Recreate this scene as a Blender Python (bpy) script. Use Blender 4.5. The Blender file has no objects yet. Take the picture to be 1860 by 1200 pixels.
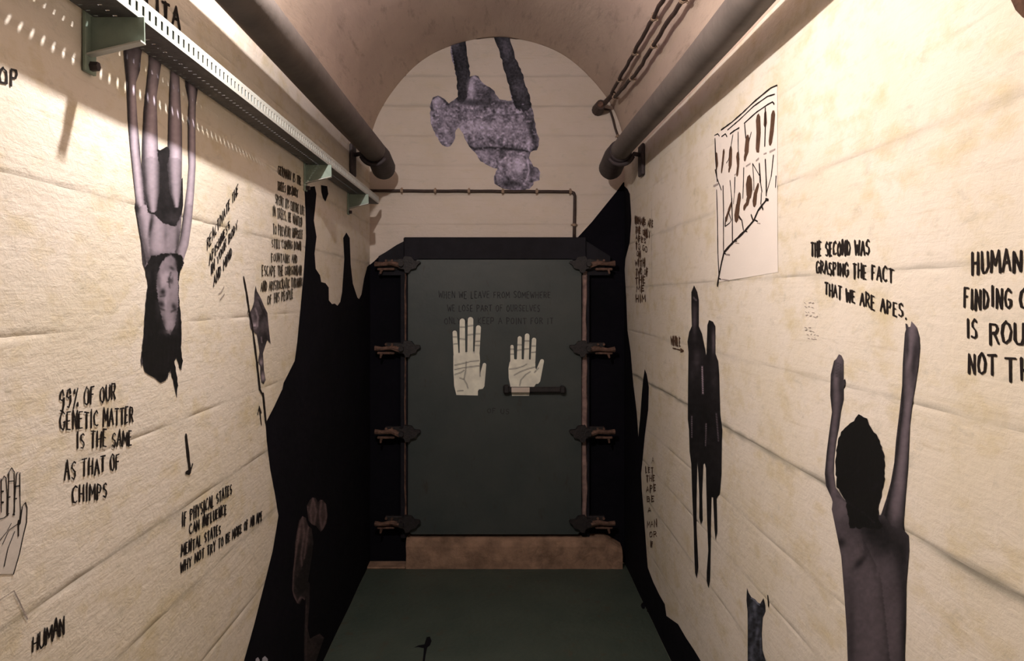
import bpy, math, random
import numpy as np
from mathutils import Vector
from mathutils.geometry import delaunay_2d_cdt

random.seed(7)
rng = np.random.default_rng(7)
C = bpy.context.scene.collection
sc = bpy.context.scene

# ------------------------------------------------------------------ camera, light, exposure
F, PX, PY = 1400.0, 903.0, 537.0      # focal length and principal point (pixels of the 1860 x 1200 frame)
EYE = 1.49
cam_d = bpy.data.cameras.new('camera')
cam_d.sensor_width = 36.0
cam_d.lens = F / 1860 * 36
cam_d.shift_x = (930 - PX) / 1860
cam_d.shift_y = -(600 - PY) / 1860
cam_d.clip_start = 0.02
cam = bpy.data.objects.new('camera', cam_d)
C.objects.link(cam)
cam.location = (0, 0, EYE)
cam.rotation_euler = (math.pi / 2, 0, 0)
sc.camera = cam

world = bpy.data.worlds.new('world')
sc.world = world
world.use_nodes = True
world.node_tree.nodes['Background'].inputs[0].default_value = (0.35, 0.3, 0.4, 1)
world.node_tree.nodes['Background'].inputs[1].default_value = 0.02

LAMP = Vector((-0.38, 1.5, EYE + 0.922))


def point_light(name, loc, energy, col, radius):
    d = bpy.data.lights.new(name, 'POINT')
    d.energy = energy
    d.color = col
    d.shadow_soft_size = radius
    o = bpy.data.objects.new(name, d)
    o.location = loc
    C.objects.link(o)
    return o


point_light('lamp_light', LAMP, 84.0, (1.0, 0.92, 0.865), 0.016)
point_light('purple_tint_light', (0.0, 2.9, 2.72), 0.75, (0.50, 0.28, 1.0), 0.03)  # added purple light without a seen source, tints the vault
sc.view_settings.view_transform = 'Standard'
sc.view_settings.look = 'None'
sc.view_settings.exposure = 0.0
sc.view_settings.gamma = 1.0
sc.view_settings.use_curve_mapping = False

# ------------------------------------------------------------------ sizes
HW = 0.71            # half width of the passage
D = 4.30             # distance of the end wall
ZS = EYE + 0.72      # springing height of the vault
YB = -1.6            # passage goes on behind the camera

# ------------------------------------------------------------------ materials
MATS = {}


def s2l(c):
    return tuple(((v / 12.92) if v <= 0.04045 else ((v + 0.055) / 1.055) ** 2.4) for v in c)


def rgb(r, g, b):
    return s2l((r / 255, g / 255, b / 255))


class NT:
    def __init__(self, name, rough=0.6, spec=0.3, metal=0.0):
        m = bpy.data.materials.new(name)
        m.use_nodes = True
        self.m, self.t = m, m.node_tree
        self.b = self.t.nodes['Principled BSDF']
        self.b.inputs['Roughness'].default_value = rough
        self.b.inputs['Specular IOR Level'].default_value = spec
        self.b.inputs['Metallic'].default_value = metal
        self.geo = self.t.nodes.new('ShaderNodeNewGeometry')

    def link(self, a, b):
        self.t.links.new(a, b)

    def noise(self, scale, vec=(1, 1, 1), detail=4, rough=0.55, dist=0.0):
        mp = self.t.nodes.new('ShaderNodeMapping')
        mp.inputs['Scale'].default_value = vec
        self.link(self.geo.outputs['Position'], mp.inputs['Vector'])
        n = self.t.nodes.new('ShaderNodeTexNoise')
        n.inputs['Scale'].default_value = scale
        n.inputs['Detail'].default_value = detail
        n.inputs['Roughness'].default_value = rough
        n.inputs['Distortion'].default_value = dist
        self.link(mp.outputs[0], n.inputs['Vector'])
        return n.outputs['Fac']

    def ramp(self, fac, p0, p1, c0=(0, 0, 0), c1=(1, 1, 1)):
        r = self.t.nodes.new('ShaderNodeValToRGB')
        r.color_ramp.elements[0].position = p0
        r.color_ramp.elements[1].position = p1
        r.color_ramp.elements[0].color = (*c0, 1)
        r.color_ramp.elements[1].color = (*c1, 1)
        self.link(fac, r.inputs[0])
        return r.outputs[0]

    def mix(self, fac, a, b, mode='MIX'):
        n = self.t.nodes.new('ShaderNodeMix')
        n.data_type = 'RGBA'
        n.blend_type = mode
        for sock, v in ((n.inputs[0], fac), (n.inputs[6], a), (n.inputs[7], b)):
            if hasattr(v, 'is_output') or isinstance(v, bpy.types.NodeSocket):
                self.link(v, sock)
            elif isinstance(v, (int, float)):
                sock.default_value = v
            else:
                sock.default_value = (*v, 1)
        return n.outputs[2]

    def math(self, op, a, b=0.0):
        n = self.t.nodes.new('ShaderNodeMath')
        n.operation = op
        for i, v in enumerate((a, b)):
            if isinstance(v, bpy.types.NodeSocket):
                self.link(v, n.inputs[i])
            else:
                n.inputs[i].default_value = v
        return n.outputs[0]

    def attr(self, name, fac=False):
        n = self.t.nodes.new('ShaderNodeAttribute')
        n.attribute_name = name
        return n.outputs['Fac' if fac else 'Color']

    def bump(self, h, strength, dist, prev=None):
        n = self.t.nodes.new('ShaderNodeBump')
        n.inputs['Strength'].default_value = strength
        n.inputs['Distance'].default_value = dist
        self.link(h, n.inputs['Height'])
        if prev is not None:
            self.link(prev, n.inputs['Normal'])
        return n.outputs[0]

    def done(self, col, normal=None):
        if isinstance(col, bpy.types.NodeSocket):
            self.link(col, self.b.inputs['Base Color'])
        else:
            self.b.inputs['Base Color'].default_value = (*col, 1)
        if normal is not None:
            self.link(normal, self.b.inputs['Normal'])
        return self.m


def wall_relief(k, amount=1.0):
    """board grain running along the passage, plus trowel lumps"""
    grain = k.noise(1.0, (7, 7, 90), 7, 0.68, 0.5)
    lumps = k.noise(1.0, (26, 26, 38), 6, 0.68, 0.3)
    n = k.bump(grain, 0.32 * amount, 0.0025)
    return k.bump(lumps, 0.45 * amount, 0.005, n)


def mk_wall(name, base, stain, yellow=0.5):
    k = NT(name, 0.5, 0.3)
    big = k.noise(1.0, (2.2, 2.2, 2.6), 4, 0.6, 0.3)
    c = k.mix(k.ramp(big, 0.42, 0.68), base, stain)
    spot = k.noise(1.0, (9, 9, 16), 5, 0.65)
    c = k.mix(k.math('MULTIPLY', k.ramp(spot, 0.50, 0.75), yellow), c, (0.50, 0.40, 0.17))
    streak = k.noise(1.0, (3, 3, 60), 5, 0.7)
    c = k.mix(k.math('MULTIPLY', k.ramp(streak, 0.58, 0.75), 0.35), c, (0.42, 0.34, 0.22))
    grey = k.noise(1.0, (14, 14, 34), 6, 0.72, 0.5)
    c = k.mix(k.math('MULTIPLY', k.ramp(grey, 0.56, 0.72), 0.45), c, (0.40, 0.38, 0.32))
    dirt = k.attr('dirt', True)
    c = k.mix(dirt, c, (0.16, 0.15, 0.12))
    return k.done(c, wall_relief(k))


MATS['wall'] = mk_wall('whitewashed_concrete', (0.71, 0.65, 0.575), (0.665, 0.60, 0.49), 0.55)
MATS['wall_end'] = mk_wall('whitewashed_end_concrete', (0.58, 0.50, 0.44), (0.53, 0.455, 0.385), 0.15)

k = NT('vault_concrete', 0.8, 0.2)
c = k.mix(k.ramp(k.noise(1.0, (3, 1.5, 3), 5, 0.6), 0.35, 0.7), (0.62, 0.50, 0.415), (0.50, 0.395, 0.33))
c = k.mix(k.ramp(k.noise(1.0, (22, 4, 22), 5, 0.7), 0.55, 0.8), c, (0.30, 0.23, 0.18))
MATS['vault'] = k.done(c, k.bump(k.noise(1.0, (25, 6, 25), 6, 0.65), 0.6, 0.01))

k = NT('green_floor_paint', 0.55, 0.35)
c = k.mix(k.ramp(k.noise(3.0, (1, 1, 1), 6, 0.65), 0.3, 0.7), (0.036, 0.052, 0.042), (0.060, 0.076, 0.062))
c = k.mix(k.ramp(k.noise(11.0, (1, 1, 1), 5, 0.7), 0.58, 0.72), c, (0.060, 0.045, 0.028))
MATS['floor'] = k.done(c, k.bump(k.noise(30, detail=6), 0.5, 0.006))

k = NT('door_green_paint', 0.5, 0.35)
c = k.mix(k.ramp(k.noise(4.0, (1, 1, 1), 6, 0.65), 0.3, 0.7), (0.034, 0.044, 0.044), (0.050, 0.058, 0.056))
c = k.mix(k.ramp(k.noise(20.0, (1, 1, 0.4), 5, 0.7), 0.6, 0.75), c, (0.035, 0.032, 0.028))
MATS['door'] = k.done(c, k.bump(k.noise(24, detail=4), 0.25, 0.004))


def simple(name, col, rough=0.6, spec=0.3, metal=0.0, var=0.25, scale=12, bump=0.3, bd=0.004):
    k = NT(name, rough, spec, metal)
    dark = tuple(v * (1 - var) for v in col)
    c = k.mix(k.ramp(k.noise(scale, detail=5, rough=0.6), 0.35, 0.68), col, dark)
    return k.done(c, k.bump(k.noise(scale * 3, detail=4), bump, bd))


MATS['black'] = None
k = NT('matt_black_paint', 0.9, 0.08)
MATS['black'] = k.done(k.mix(k.ramp(k.noise(5, detail=5), 0.3, 0.8), (0.0035, 0.0035, 0.0055), (0.006, 0.005, 0.009)),
                       k.bump(k.noise(1.0, (16, 16, 30), 5), 0.3, 0.006))
MATS['ink'] = simple('brush_ink', (0.018, 0.013, 0.012), 0.85, 0.12, var=0.5, scale=60)
MATS['ink_mid'] = simple('dark_umber_ink', (0.055, 0.040, 0.026), 0.85, 0.12, var=0.5, scale=60)
MATS['ink_brown'] = simple('brown_ink', (0.10, 0.055, 0.035), 0.85, 0.12, var=0.4, scale=60)
MATS['ink_grey'] = simple('faint_grey_pencil', (0.36, 0.31, 0.29), 0.9, 0.1, var=0.3, scale=60)
MATS['ink_door'] = simple('faded_dark_lettering', (0.030, 0.031, 0.034), 0.8, 0.15, var=0.3, scale=60)
MATS['frame'] = simple('dark_frame_steel', (0.012, 0.011, 0.016), 0.75, 0.2, var=0.4, scale=15)
MATS['clamp'] = simple('black_clamp_steel', (0.018, 0.014, 0.015), 0.6, 0.4, var=0.5, scale=40, bump=0.6)
MATS['rust'] = simple('worn_rusty_steel', (0.17, 0.095, 0.07), 0.75, 0.3, var=0.7, scale=35, bump=0.7, bd=0.006)
MATS['rubber'] = simple('pinkish_rubber_seal', (0.30, 0.20, 0.18), 0.8, 0.2, var=0.5, scale=25, bump=0.6)
MATS['sill'] = simple('rough_brown_concrete', (0.33, 0.21, 0.145), 0.85, 0.2, var=0.55, scale=9, bump=0.8, bd=0.012)
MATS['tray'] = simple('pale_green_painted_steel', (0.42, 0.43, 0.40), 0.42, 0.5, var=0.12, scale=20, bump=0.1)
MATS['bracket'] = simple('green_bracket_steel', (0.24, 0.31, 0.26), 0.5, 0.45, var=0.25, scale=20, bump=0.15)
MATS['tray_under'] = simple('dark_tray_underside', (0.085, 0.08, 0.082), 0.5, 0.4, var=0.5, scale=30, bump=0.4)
MATS['duct'] = simple('grey_painted_duct', (0.125, 0.105, 0.095), 0.6, 0.3, var=0.3, scale=9, bump=0.35)
MATS['duct_dark'] = simple('dark_duct_collar', (0.055, 0.042, 0.045), 0.6, 0.3, var=0.4, scale=18, bump=0.4)
MATS['conduit'] = simple('dark_brown_conduit', (0.060, 0.038, 0.032), 0.6, 0.3, var=0.4, scale=50, bump=0.4)
MATS['clip'] = simple('tan_conduit_clip', (0.36, 0.26, 0.19), 0.7, 0.3, var=0.4, scale=50)
MATS['brass'] = simple('lamp_holder_plastic', (0.05, 0.05, 0.05), 0.4, 0.5)
k = NT('lit_bulb_glass', 0.2, 0.5)
k.b.inputs['Emission Color'].default_value = (1, 0.82, 0.6, 1)
k.b.inputs['Emission Strength'].default_value = 8
MATS['bulb'] = k.done((0.9, 0.85, 0.75))
k = NT('added_purple_bulb_glass', 0.2, 0.5)  # glass of the bulb added for the purple tint
k.b.inputs['Emission Color'].default_value = (0.45, 0.2, 1, 1)
k.b.inputs['Emission Strength'].default_value = 3
MATS['added_purple_bulb'] = k.done((0.5, 0.35, 0.8))

k = NT('printed_paper', 0.72, 0.18)
MATS['print'] = k.done(k.attr('print_colour'), wall_relief(k, 0.30))


# ------------------------------------------------------------------ mesh helpers
def link_mesh(name, verts, faces, mat, parent=None, origin=None, smooth=False):
    me = bpy.data.meshes.new(name)
    v = np.asarray(verts, dtype=float)
    if origin is None:
        origin = (0, 0, 0) if parent is not None else tuple((v.min(0) + v.max(0)) / 2)
    wo = np.array(origin, float)
    if parent is not None:
        p = parent
        while p is not None:
            wo = wo + np.array(p.location)
            p = p.parent
    me.from_pydata((v - wo).tolist(), [], [tuple(f) for f in faces])
    if smooth:
        me.polygons.foreach_set('use_smooth', [True] * len(me.polygons))
    me.materials.append(mat)
    me.update()
    o = bpy.data.objects.new(name, me)
    C.objects.link(o)
    o.parent = parent
    o.location = origin
    return o


def tag(o, label=None, cat=None, group=None, kind=None):
    if label: o['label'] = label
    if cat: o['category'] = cat
    if group: o['group'] = group
    if kind: o['kind'] = kind
    return o


def empty(name, loc, label=None, cat=None, group=None, kind=None):
    o = bpy.data.objects.new(name, None)
    o.empty_display_size = 0.05
    C.objects.link(o)
    o.location = loc
    return tag(o, label, cat, group, kind)


class MB:
    def __init__(self):
        self.v, self.f = [], []

    def add(self, vs, fs):
        n = len(self.v)
        self.v += [tuple(p) for p in vs]
        self.f += [tuple(i + n for i in f) for f in fs]

    def box(self, x0, x1, y0, y1, z0, z1, bev=0.0):
        x0, x1 = sorted((x0, x1)); y0, y1 = sorted((y0, y1)); z0, z1 = sorted((z0, z1))
        if bev <= 0:
            self.add([(x, y, z) for x in (x0, x1) for y in (y0, y1) for z in (z0, z1)],
                     [(0, 1, 3, 2), (4, 6, 7, 5), (0, 4, 5, 1), (2, 3, 7, 6), (0, 2, 6, 4), (1, 5, 7, 3)])
            return
        b = min(bev, (x1 - x0) / 2.2, (y1 - y0) / 2.2, (z1 - z0) / 2.2)
        import bmesh
        bm = bmesh.new()
        r = bmesh.ops.create_cube(bm, size=1)
        for vv in bm.verts:
            vv.co = ((x0 + x1) / 2 + vv.co.x * (x1 - x0), (y0 + y1) / 2 + vv.co.y * (y1 - y0), (z0 + z1) / 2 + vv.co.z * (z1 - z0))
        bmesh.ops.bevel(bm, geom=bm.edges[:], offset=b, segments=1, affect='EDGES')
        bm.verts.index_update()
        self.add([tuple(q.co) for q in bm.verts], [[q.index for q in f.verts] for f in bm.faces])
        bm.free()

    def tube(self, pts, r, n=12, cap=True, wob=0.0):
        pts = [Vector(p) for p in pts]
        rs = r if isinstance(r, (list, tuple)) else [r] * len(pts)
        base = len(self.v)
        prev = None
        for i, p in enumerate(pts):
            t = (pts[min(i + 1, len(pts) - 1)] - pts[max(i - 1, 0)]).normalized()
            if prev is None:
                a = Vector((0, 0, 1)) if abs(t.z) < 0.9 else Vector((1, 0, 0))
                u = t.cross(a).normalized()
            else:
                u = (prev - t * prev.dot(t)).normalized()
            w = t.cross(u)
            prev = u
            for j in range(n):
                an = 2 * math.pi * j / n
                rr = rs[i] * (1 + (random.random() - 0.5) * wob)
                q = p + (u * math.cos(an) + w * math.sin(an)) * rr
                self.v.append(tuple(q))
        for i in range(len(pts) - 1):
            for j in range(n):
                a = base + i * n + j; b = base + i * n + (j + 1) % n
                self.f.append((a, a + n, b + n, b))
        if cap:
            self.f.append(tuple(base + j for j in range(n)))
            self.f.append(tuple(base + (len(pts) - 1) * n + j for j in reversed(range(n))))

    def prism(self, poly, axis, a0, a1):
        """poly of 2D points extruded along the axis (0 x, 1 y, 2 z)"""
        n = len(poly)
        def mk(p, a):
            q = list(p); q.insert(axis, a); return tuple(q)
        self.add([mk(p, a0) for p in poly] + [mk(p, a1) for p in poly],
                 [tuple(range(n)), tuple(range(2 * n - 1, n - 1, -1))] + [(i, i + n, (i + 1) % n + n, (i + 1) % n) for i in range(n)])

    def build(self, name, mat, parent=None, origin=None, smooth=False):
        o = link_mesh(name, self.v, self.f, MATS[mat], parent, origin, smooth)
        import bmesh
        bm = bmesh.new(); bm.from_mesh(o.data)
        bmesh.ops.recalc_face_normals(bm, faces=bm.faces[:])
        bm.to_mesh(o.data); bm.free()
        return o


# ------------------------------------------------------------------ wall surfaces
def h_s(a, b, ph):
    """slow unevenness of the plaster, in metres"""
    return 0.0007 * (np.sin(a * 7.1 + ph) * np.sin(b * 6.3 + ph * 2) + np.sin(a * 11.3 + b * 9.1 + ph * 3))


class Surf:
    """a plane of the room; (a, b) are metres along it"""
    def __init__(self, kind, pos, ph):
        self.kind, self.pos, self.ph = kind, pos, ph

    def un(self, px, py):
        px = np.asarray(px, float); py = np.asarray(py, float)
        if self.kind == 'side':
            Y = F * self.pos / (px - PX)
            return Y, EYE + (PY - py) * Y / F
        if self.kind == 'end':
            return (px - PX) * self.pos / F, EYE + (PY - py) * self.pos / F
        Y = F * EYE / (py - PY)
        return (px - PX) * Y / F, Y

    def to3(self, a, b, off):
        a = np.asarray(a, float); b = np.asarray(b, float)
        if self.kind == 'side':
            s = 1 if self.pos > 0 else -1
            d = h_s(a, b, self.ph) + off
            return np.stack([self.pos - s * d, a, b], -1)
        if self.kind == 'end':
            d = h_s(a, b, self.ph) * (self.ph != 0) + off
            return np.stack([a, self.pos - d, b], -1)
        return np.stack([a, b, np.zeros_like(a) + off], -1)


SL = Surf('side', -HW, 1.3)
SR = Surf('side', HW, 2.9)
SE = Surf('end', D, 4.1)
FL = Surf('floor', 0, 0)
YD = 4.235                     # front face of the door leaf
SD = Surf('end', YD, 0)

# ------------------------------------------------------------------ room shell
J_L = [0.62, 0.40, 0.178, -0.06, -0.28, -0.48, -0.68, -0.88, -1.08, -1.29]
J_R = [0.50, 0.275, 0.045, -0.185, -0.408, -0.635, -0.80, -0.97, -1.20]
J_E = [1.2255, 1.06, 0.894, 0.728, 0.562, 0.396, 0.23, 0.0, -0.23, -0.46, -0.7, -0.95, -1.2]
RB = np.random.default_rng(3)
NZ = RB.random((14, 220))


def nline(j, y):
    t = (np.asarray(y) + 3) * 14
    i = np.floor(t).astype(int) % 219
    f = t - np.floor(t)
    return NZ[j % 14, i] * (1 - f) + NZ[j % 14, i + 1] * f


def gz(v):
    return np.clip((v - 0.25) * 2.2, 0.12, 1)


def courses(surf, joints, a0, a1, mat, parent, strength, seed, clip=None, top=None):
    zs = [top] + [EYE + j for j in joints] + [0.0]
    for ci in range(len(zs) - 1):
        z1, z0 = zs[ci], zs[ci + 1]
        A0, A1 = (a0, a1) if clip is None else clip(z0)
        n = max(4, int((A1 - A0) / 0.022))
        a = np.linspace(A0, A1, n)
        inner = np.linspace(z0 + 0.014, z1 - 0.014, max(2, int((z1 - z0) / 0.02)))
        rows = np.concatenate([[z0, z0 + 0.003, z0 + 0.007], inner, [z1 - 0.007, z1 - 0.003, z1]])
        A, B = np.meshgrid(a, rows)
        dz0, dz1 = B - z0, z1 - B
        e0 = np.clip(1 - dz0 / 0.007, 0, 1) if z0 > 0.01 else 0 * B
        e1 = np.clip(1 - dz1 / 0.007, 0, 1) if ci > 0 else 0 * B
        rag = 0.6 + 0.8 * nline(ci + seed, A * 2.1)
        dep = -0.0016 * (e0 * gz(nline(ci + 1 + seed, A * .5)) + e1 * gz(nline(ci + seed, A * .5))) * rag
        ridge = 0.0002 * np.exp(-((dz0 - 0.016) / 0.006) ** 2) * nline(ci + 5 + seed, A)
        P = surf.to3(A, B, dep + ridge)
        d0 = strength[min(ci + 1, len(strength) - 1)] if z0 > 0.01 else 0
        d1 = strength[ci]
        w0 = 0.004 + 0.010 * nline(ci + 1 + seed, A * 1.7)
        w1 = 0.004 + 0.012 * nline(ci + seed + 2, A * 1.7)
        dirt = np.clip(d0 * np.clip(1.25 - dz0 / w0, 0, 1) + d1 * np.clip(1.25 - dz1 / w1, 0, 1), 0, 1)
        dirt = dirt * (0.35 + 0.65 * nline(ci + 3 + seed, A * 0.6))
        nr, nc = A.shape
        idx = np.arange(nr * nc).reshape(nr, nc)
        q = np.stack([idx[:-1, :-1], idx[:-1, 1:], idx[1:, 1:], idx[1:, :-1]], -1).reshape(-1, 4)
        if (surf.kind == 'side' and surf.pos > 0) or surf.kind == 'end':
            pass
        if surf.kind == 'side' and surf.pos > 0:
            q = q[:, ::-1]
        o = link_mesh('concrete_course', P.reshape(-1, 3), q.tolist(), MATS[mat], parent, smooth=True)
        at = o.data.attributes.new('dirt', 'FLOAT', 'POINT')
        at.data.foreach_set('value', dirt.reshape(-1).astype(np.float32))


ZT = ZS + 0.02
m = MB(); m.box(-HW - 0.16, -HW - 0.012, YB, D + 0.1, 0, ZT); wl = m.build('wall_left', 'wall', origin=(-HW - 0.1, 1.3, 0)); tag(wl, kind='structure')
m = MB(); m.box(HW + 0.012, HW + 0.16, YB, D + 0.1, 0, ZT); wr = m.build('wall_right', 'wall', origin=(HW + 0.1, 1.3, 0)); tag(wr, kind='structure')
m = MB(); m.box(-HW - 0.16, HW + 0.16, D + 0.012, D + 0.16, 0, ZS + HW + 0.1); we = m.build('wall_end', 'wall_end', origin=(0, D + 0.1, 0)); tag(we, kind='structure')
m = MB(); m.box(-HW - 0.16, HW + 0.16, YB - 0.1, YB, 0, ZS + HW + 0.1); wb = m.build('wall_back', 'wall_end', origin=(0, YB - 0.05, 0)); tag(wb, kind='structure')
m = MB(); m.box(-HW - 0.16, HW + 0.16, YB - 0.1, D + 0.16, -0.1, 0); fl = m.build('floor', 'floor', origin=(0, 1.3, 0)); tag(fl, kind='structure')
courses(SL, J_L, YB, D, 'wall', wl, [0, 0.1, 0.25, 0.3, 0.05, 0.15, 0.5, 0.4, 0.2, 0.2, 0.1], 1, top=ZT)
courses(SR, J_R, YB, D, 'wall', wr, [0, 0.05, 0.25, 0.3, 0.2, 1.0, 0.15, 0.12, 0.25, 0.1], 4, top=ZT)


def arch_clip(z0):
    dz = z0 - ZS
    w = HW if dz < 0 else math.sqrt(max(HW * HW - dz * dz, 0.01))
    return -w - 0.01, w + 0.01


courses(SE, J_E, 0, 0, 'wall_end', we, [0, 0.3, 0.35, 0.15, 0.1, 0.1, 0.1, 0.1, 0, 0, 0, 0, 0, 0, 0], 8, clip=arch_clip, top=ZS + HW)

# vault
ny, na = 240, 96
ys = np.linspace(YB, D + 0.01, ny)
an = np.linspace(0, math.pi, na)
Yg, Ag = np.meshgrid(ys, an)
boards = 0.003 * np.abs(((Ag * 9 / math.pi * 1.0) % 1) - 0.5) ** 6 * 60
rad = HW + 0.012 - 0.0025 * (np.sin(Yg * 5 + Ag * 7) + np.sin(Yg * 2.3 - Ag * 11)) * 0.6 + boards * 0.05
# the last stretch closes in round the arch of the end wall
P = np.stack([rad * np.cos(Ag), Yg, ZS + rad * np.sin(Ag)], -1)
idx = np.arange(ny * na).reshape(na, ny)
q = np.stack([idx[:-1, :-1], idx[:-1, 1:], idx[1:, 1:], idx[1:, :-1]], -1).reshape(-1, 4)
ceil = link_mesh('ceiling', P.reshape(-1, 3), q.tolist(), MATS['vault'], smooth=True, origin=(0, 1.3, ZS))
sol = ceil.modifiers.new('thick', 'SOLIDIFY'); sol.thickness = 0.1; sol.offset = 1
tag(ceil, kind='structure')


# ------------------------------------------------------------------ flat prints, paint and lettering
def densify(poly, step):
    out = []
    n = len(poly)
    for i in range(n):
        x0, y0 = poly[i]; x1, y1 = poly[(i + 1) % n]
        m_ = max(1, int(math.hypot(x1 - x0, y1 - y0) / step))
        for j in range(m_):
            t = j / m_
            out.append((x0 + (x1 - x0) * t, y0 + (y1 - y0) * t))
    return out


def rough(poly, step=5, amp=0.8, seed=1):
    r = random.Random(seed)
    return [(x + r.uniform(-amp, amp), y + r.uniform(-amp, amp)) for x, y in densify(poly, step)]


def tri_region(polys, step, jit=0.3, seed=0):
    """triangulate the union of polygons with inner points; returns 2D verts and triangles"""
    co, faces = [], []
    for p in polys:
        p = densify(p, step * 1.5)
        n0 = len(co)
        co += [Vector(q) for q in p]
        faces.append(list(range(n0, n0 + len(p))))
    al = np.array([tuple(c) for c in co])
    x0, y0 = al.min(0); x1, y1 = al.max(0)
    gx = np.arange(x0 + step / 2, x1, step); gy = np.arange(y0 + step / 2, y1, step)
    X, Y = np.meshgrid(gx, gy)
    X = X + (np.arange(len(gy))[:, None] % 2) * step / 2
    X, Y = X.ravel(), Y.ravel()
    ins = np.zeros(len(X), bool)
    for p in polys:
        ins |= inside(p, X, Y)
    X, Y = X[ins], Y[ins]
    co += [Vector((float(a), float(b))) for a, b in zip(X, Y)]
    v, e, f, *_ = delaunay_2d_cdt(co, [], faces, 1, step * 0.02)
    return np.array([tuple(q) for q in v]), [tuple(t) for t in f]


def inside(poly, X, Y):
    p = np.array(poly, float)
    r = np.zeros(X.shape, bool)
    n = len(p)
    j = n - 1
    for i in range(n):
        xi, yi = p[i]; xj, yj = p[j]
        if yi != yj:
            c = ((yi > Y) != (yj > Y)) & (X < (xj - xi) * (Y - yi) / (yj - yi) + xi)
            r ^= c
        j = i
    return r


def orient(P, f, want):
    """make triangle winding face the wanted direction"""
    P = np.asarray(P); f = np.array(f)
    n = np.cross(P[f[:, 1]] - P[f[:, 0]], P[f[:, 2]] - P[f[:, 0]])
    flip = (n @ np.array(want)) < 0
    f[flip] = f[flip][:, ::-1]
    return f.tolist()


def facing(s):
    return (-1 if s.pos > 0 else 1, 0, 0) if s.kind == 'side' else ((0, -1, 0) if s.kind == 'end' else (0, 0, 1))


def paint_patch(surf, polys, name, mat, parent, off=0.0007, step=0.03, label=None, clampz=True):
    """flat coat of paint: polygons given as picture points on that wall, triangulated in wall metres"""
    wp = []
    for p in polys:
        a, b = surf.un([q[0] for q in p], [q[1] for q in p])
        if surf.kind == 'side':
            a = np.clip(a, -1, D - 0.0002)
        if clampz and surf.kind != 'floor':
            b = np.clip(b, 0.002, 9)
        wp.append(list(zip(a.tolist(), b.tolist())))
    v, f = tri_region(wp, step)
    P = surf.to3(v[:, 0], v[:, 1], off)
    o = link_mesh(name, P, orient(P, f, facing(surf)), MATS[mat], parent)
    return tag(o, label)


# ---- tones of a print are laid out over its own surface
WREF = {'bright': (243, 229, 205), 'right': (178, 162, 140), 'mid': (205, 188, 165), 'end': (150, 130, 112)}


def fbm(X, Y, sc_, seed=0, octv=3):
    r = np.random.default_rng(seed)
    T = r.random((64, 64))
    out = 0; amp = 1; tot = 0
    for o_ in range(octv):
        x = X / sc_ * 2 ** o_; y = Y / sc_ * 2 ** o_
        ix = np.floor(x).astype(int); iy = np.floor(y).astype(int)
        fx = x - ix; fy = y - iy
        fx = fx * fx * (3 - 2 * fx); fy = fy * fy * (3 - 2 * fy)
        g = lambda i, j: T[i % 64, j % 64]
        n_ = (g(ix, iy) * (1 - fx) + g(ix + 1, iy) * fx) * (1 - fy) + (g(ix, iy + 1) * (1 - fx) + g(ix + 1, iy + 1) * fx) * fy
        out = out + n_ * amp; tot += amp; amp *= 0.55
    return out / tot


class Tone:
    """grey value field 0..1 over the print"""
    def __init__(self, X, Y, base=0.5):
        self.X, self.Y = X, Y
        self.g = np.full(X.shape, base, float)

    def limb(self, pts, light, dark, power=2.0):
        """pts: (x, y, r) chain shaded like a rounded limb; side light from one side"""
        X, Y = self.X, self.Y
        best = np.full(X.shape, 9.0); sgn = np.zeros(X.shape)
        for (x0, y0, r0), (x1, y1, r1) in zip(pts, pts[1:]):
            dx, dy = x1 - x0, y1 - y0
            L = dx * dx + dy * dy
            t = np.clip(((X - x0) * dx + (Y - y0) * dy) / L, 0, 1)
            cx, cy = x0 + t * dx, y0 + t * dy
            r = r0 + (r1 - r0) * t
            d = np.hypot(X - cx, Y - cy) / r
            s = (X - cx) / r
            up = d < best
            best = np.where(up, d, best); sgn = np.where(up, s, sgn)
        m_ = best < 1.08
        v = dark + (light - dark) * np.clip(1 - np.abs(sgn - 0.12) ** power, 0, 1)
        self.g = np.where(m_, v, self.g)

    def poly(self, p, v, soft=0.0):
        m_ = inside(p, self.X, self.Y)
        self.g = np.where(m_, v, self.g)

    def blob(self, x, y, rx, ry, v, k_=1.0, ang=0.0):
        c, s = math.cos(ang), math.sin(ang)
        u = ((self.X - x) * c + (self.Y - y) * s) / rx
        w = (-(self.X - x) * s + (self.Y - y) * c) / ry
        a = k_ * np.exp(-(u * u + w * w))
        self.g = self.g * (1 - a) + v * a

    def stroke(self, pts, w, v, k_=1.0):
        X, Y = self.X, self.Y
        d = np.full(X.shape, 1e9)
        for (x0, y0), (x1, y1) in zip(pts, pts[1:]):
            dx, dy = x1 - x0, y1 - y0
            L = dx * dx + dy * dy + 1e-9
            t = np.clip(((X - x0) * dx + (Y - y0) * dy) / L, 0, 1)
            d = np.minimum(d, np.hypot(X - x0 - t * dx, Y - y0 - t * dy))
        a = k_ * np.exp(-(d / w) ** 2)
        self.g = self.g * (1 - a) + v * a

    def noise(self, amp, sc_, seed=0):
        self.g = self.g + (fbm(self.X, self.Y, sc_, seed) - 0.5) * 2 * amp


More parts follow.
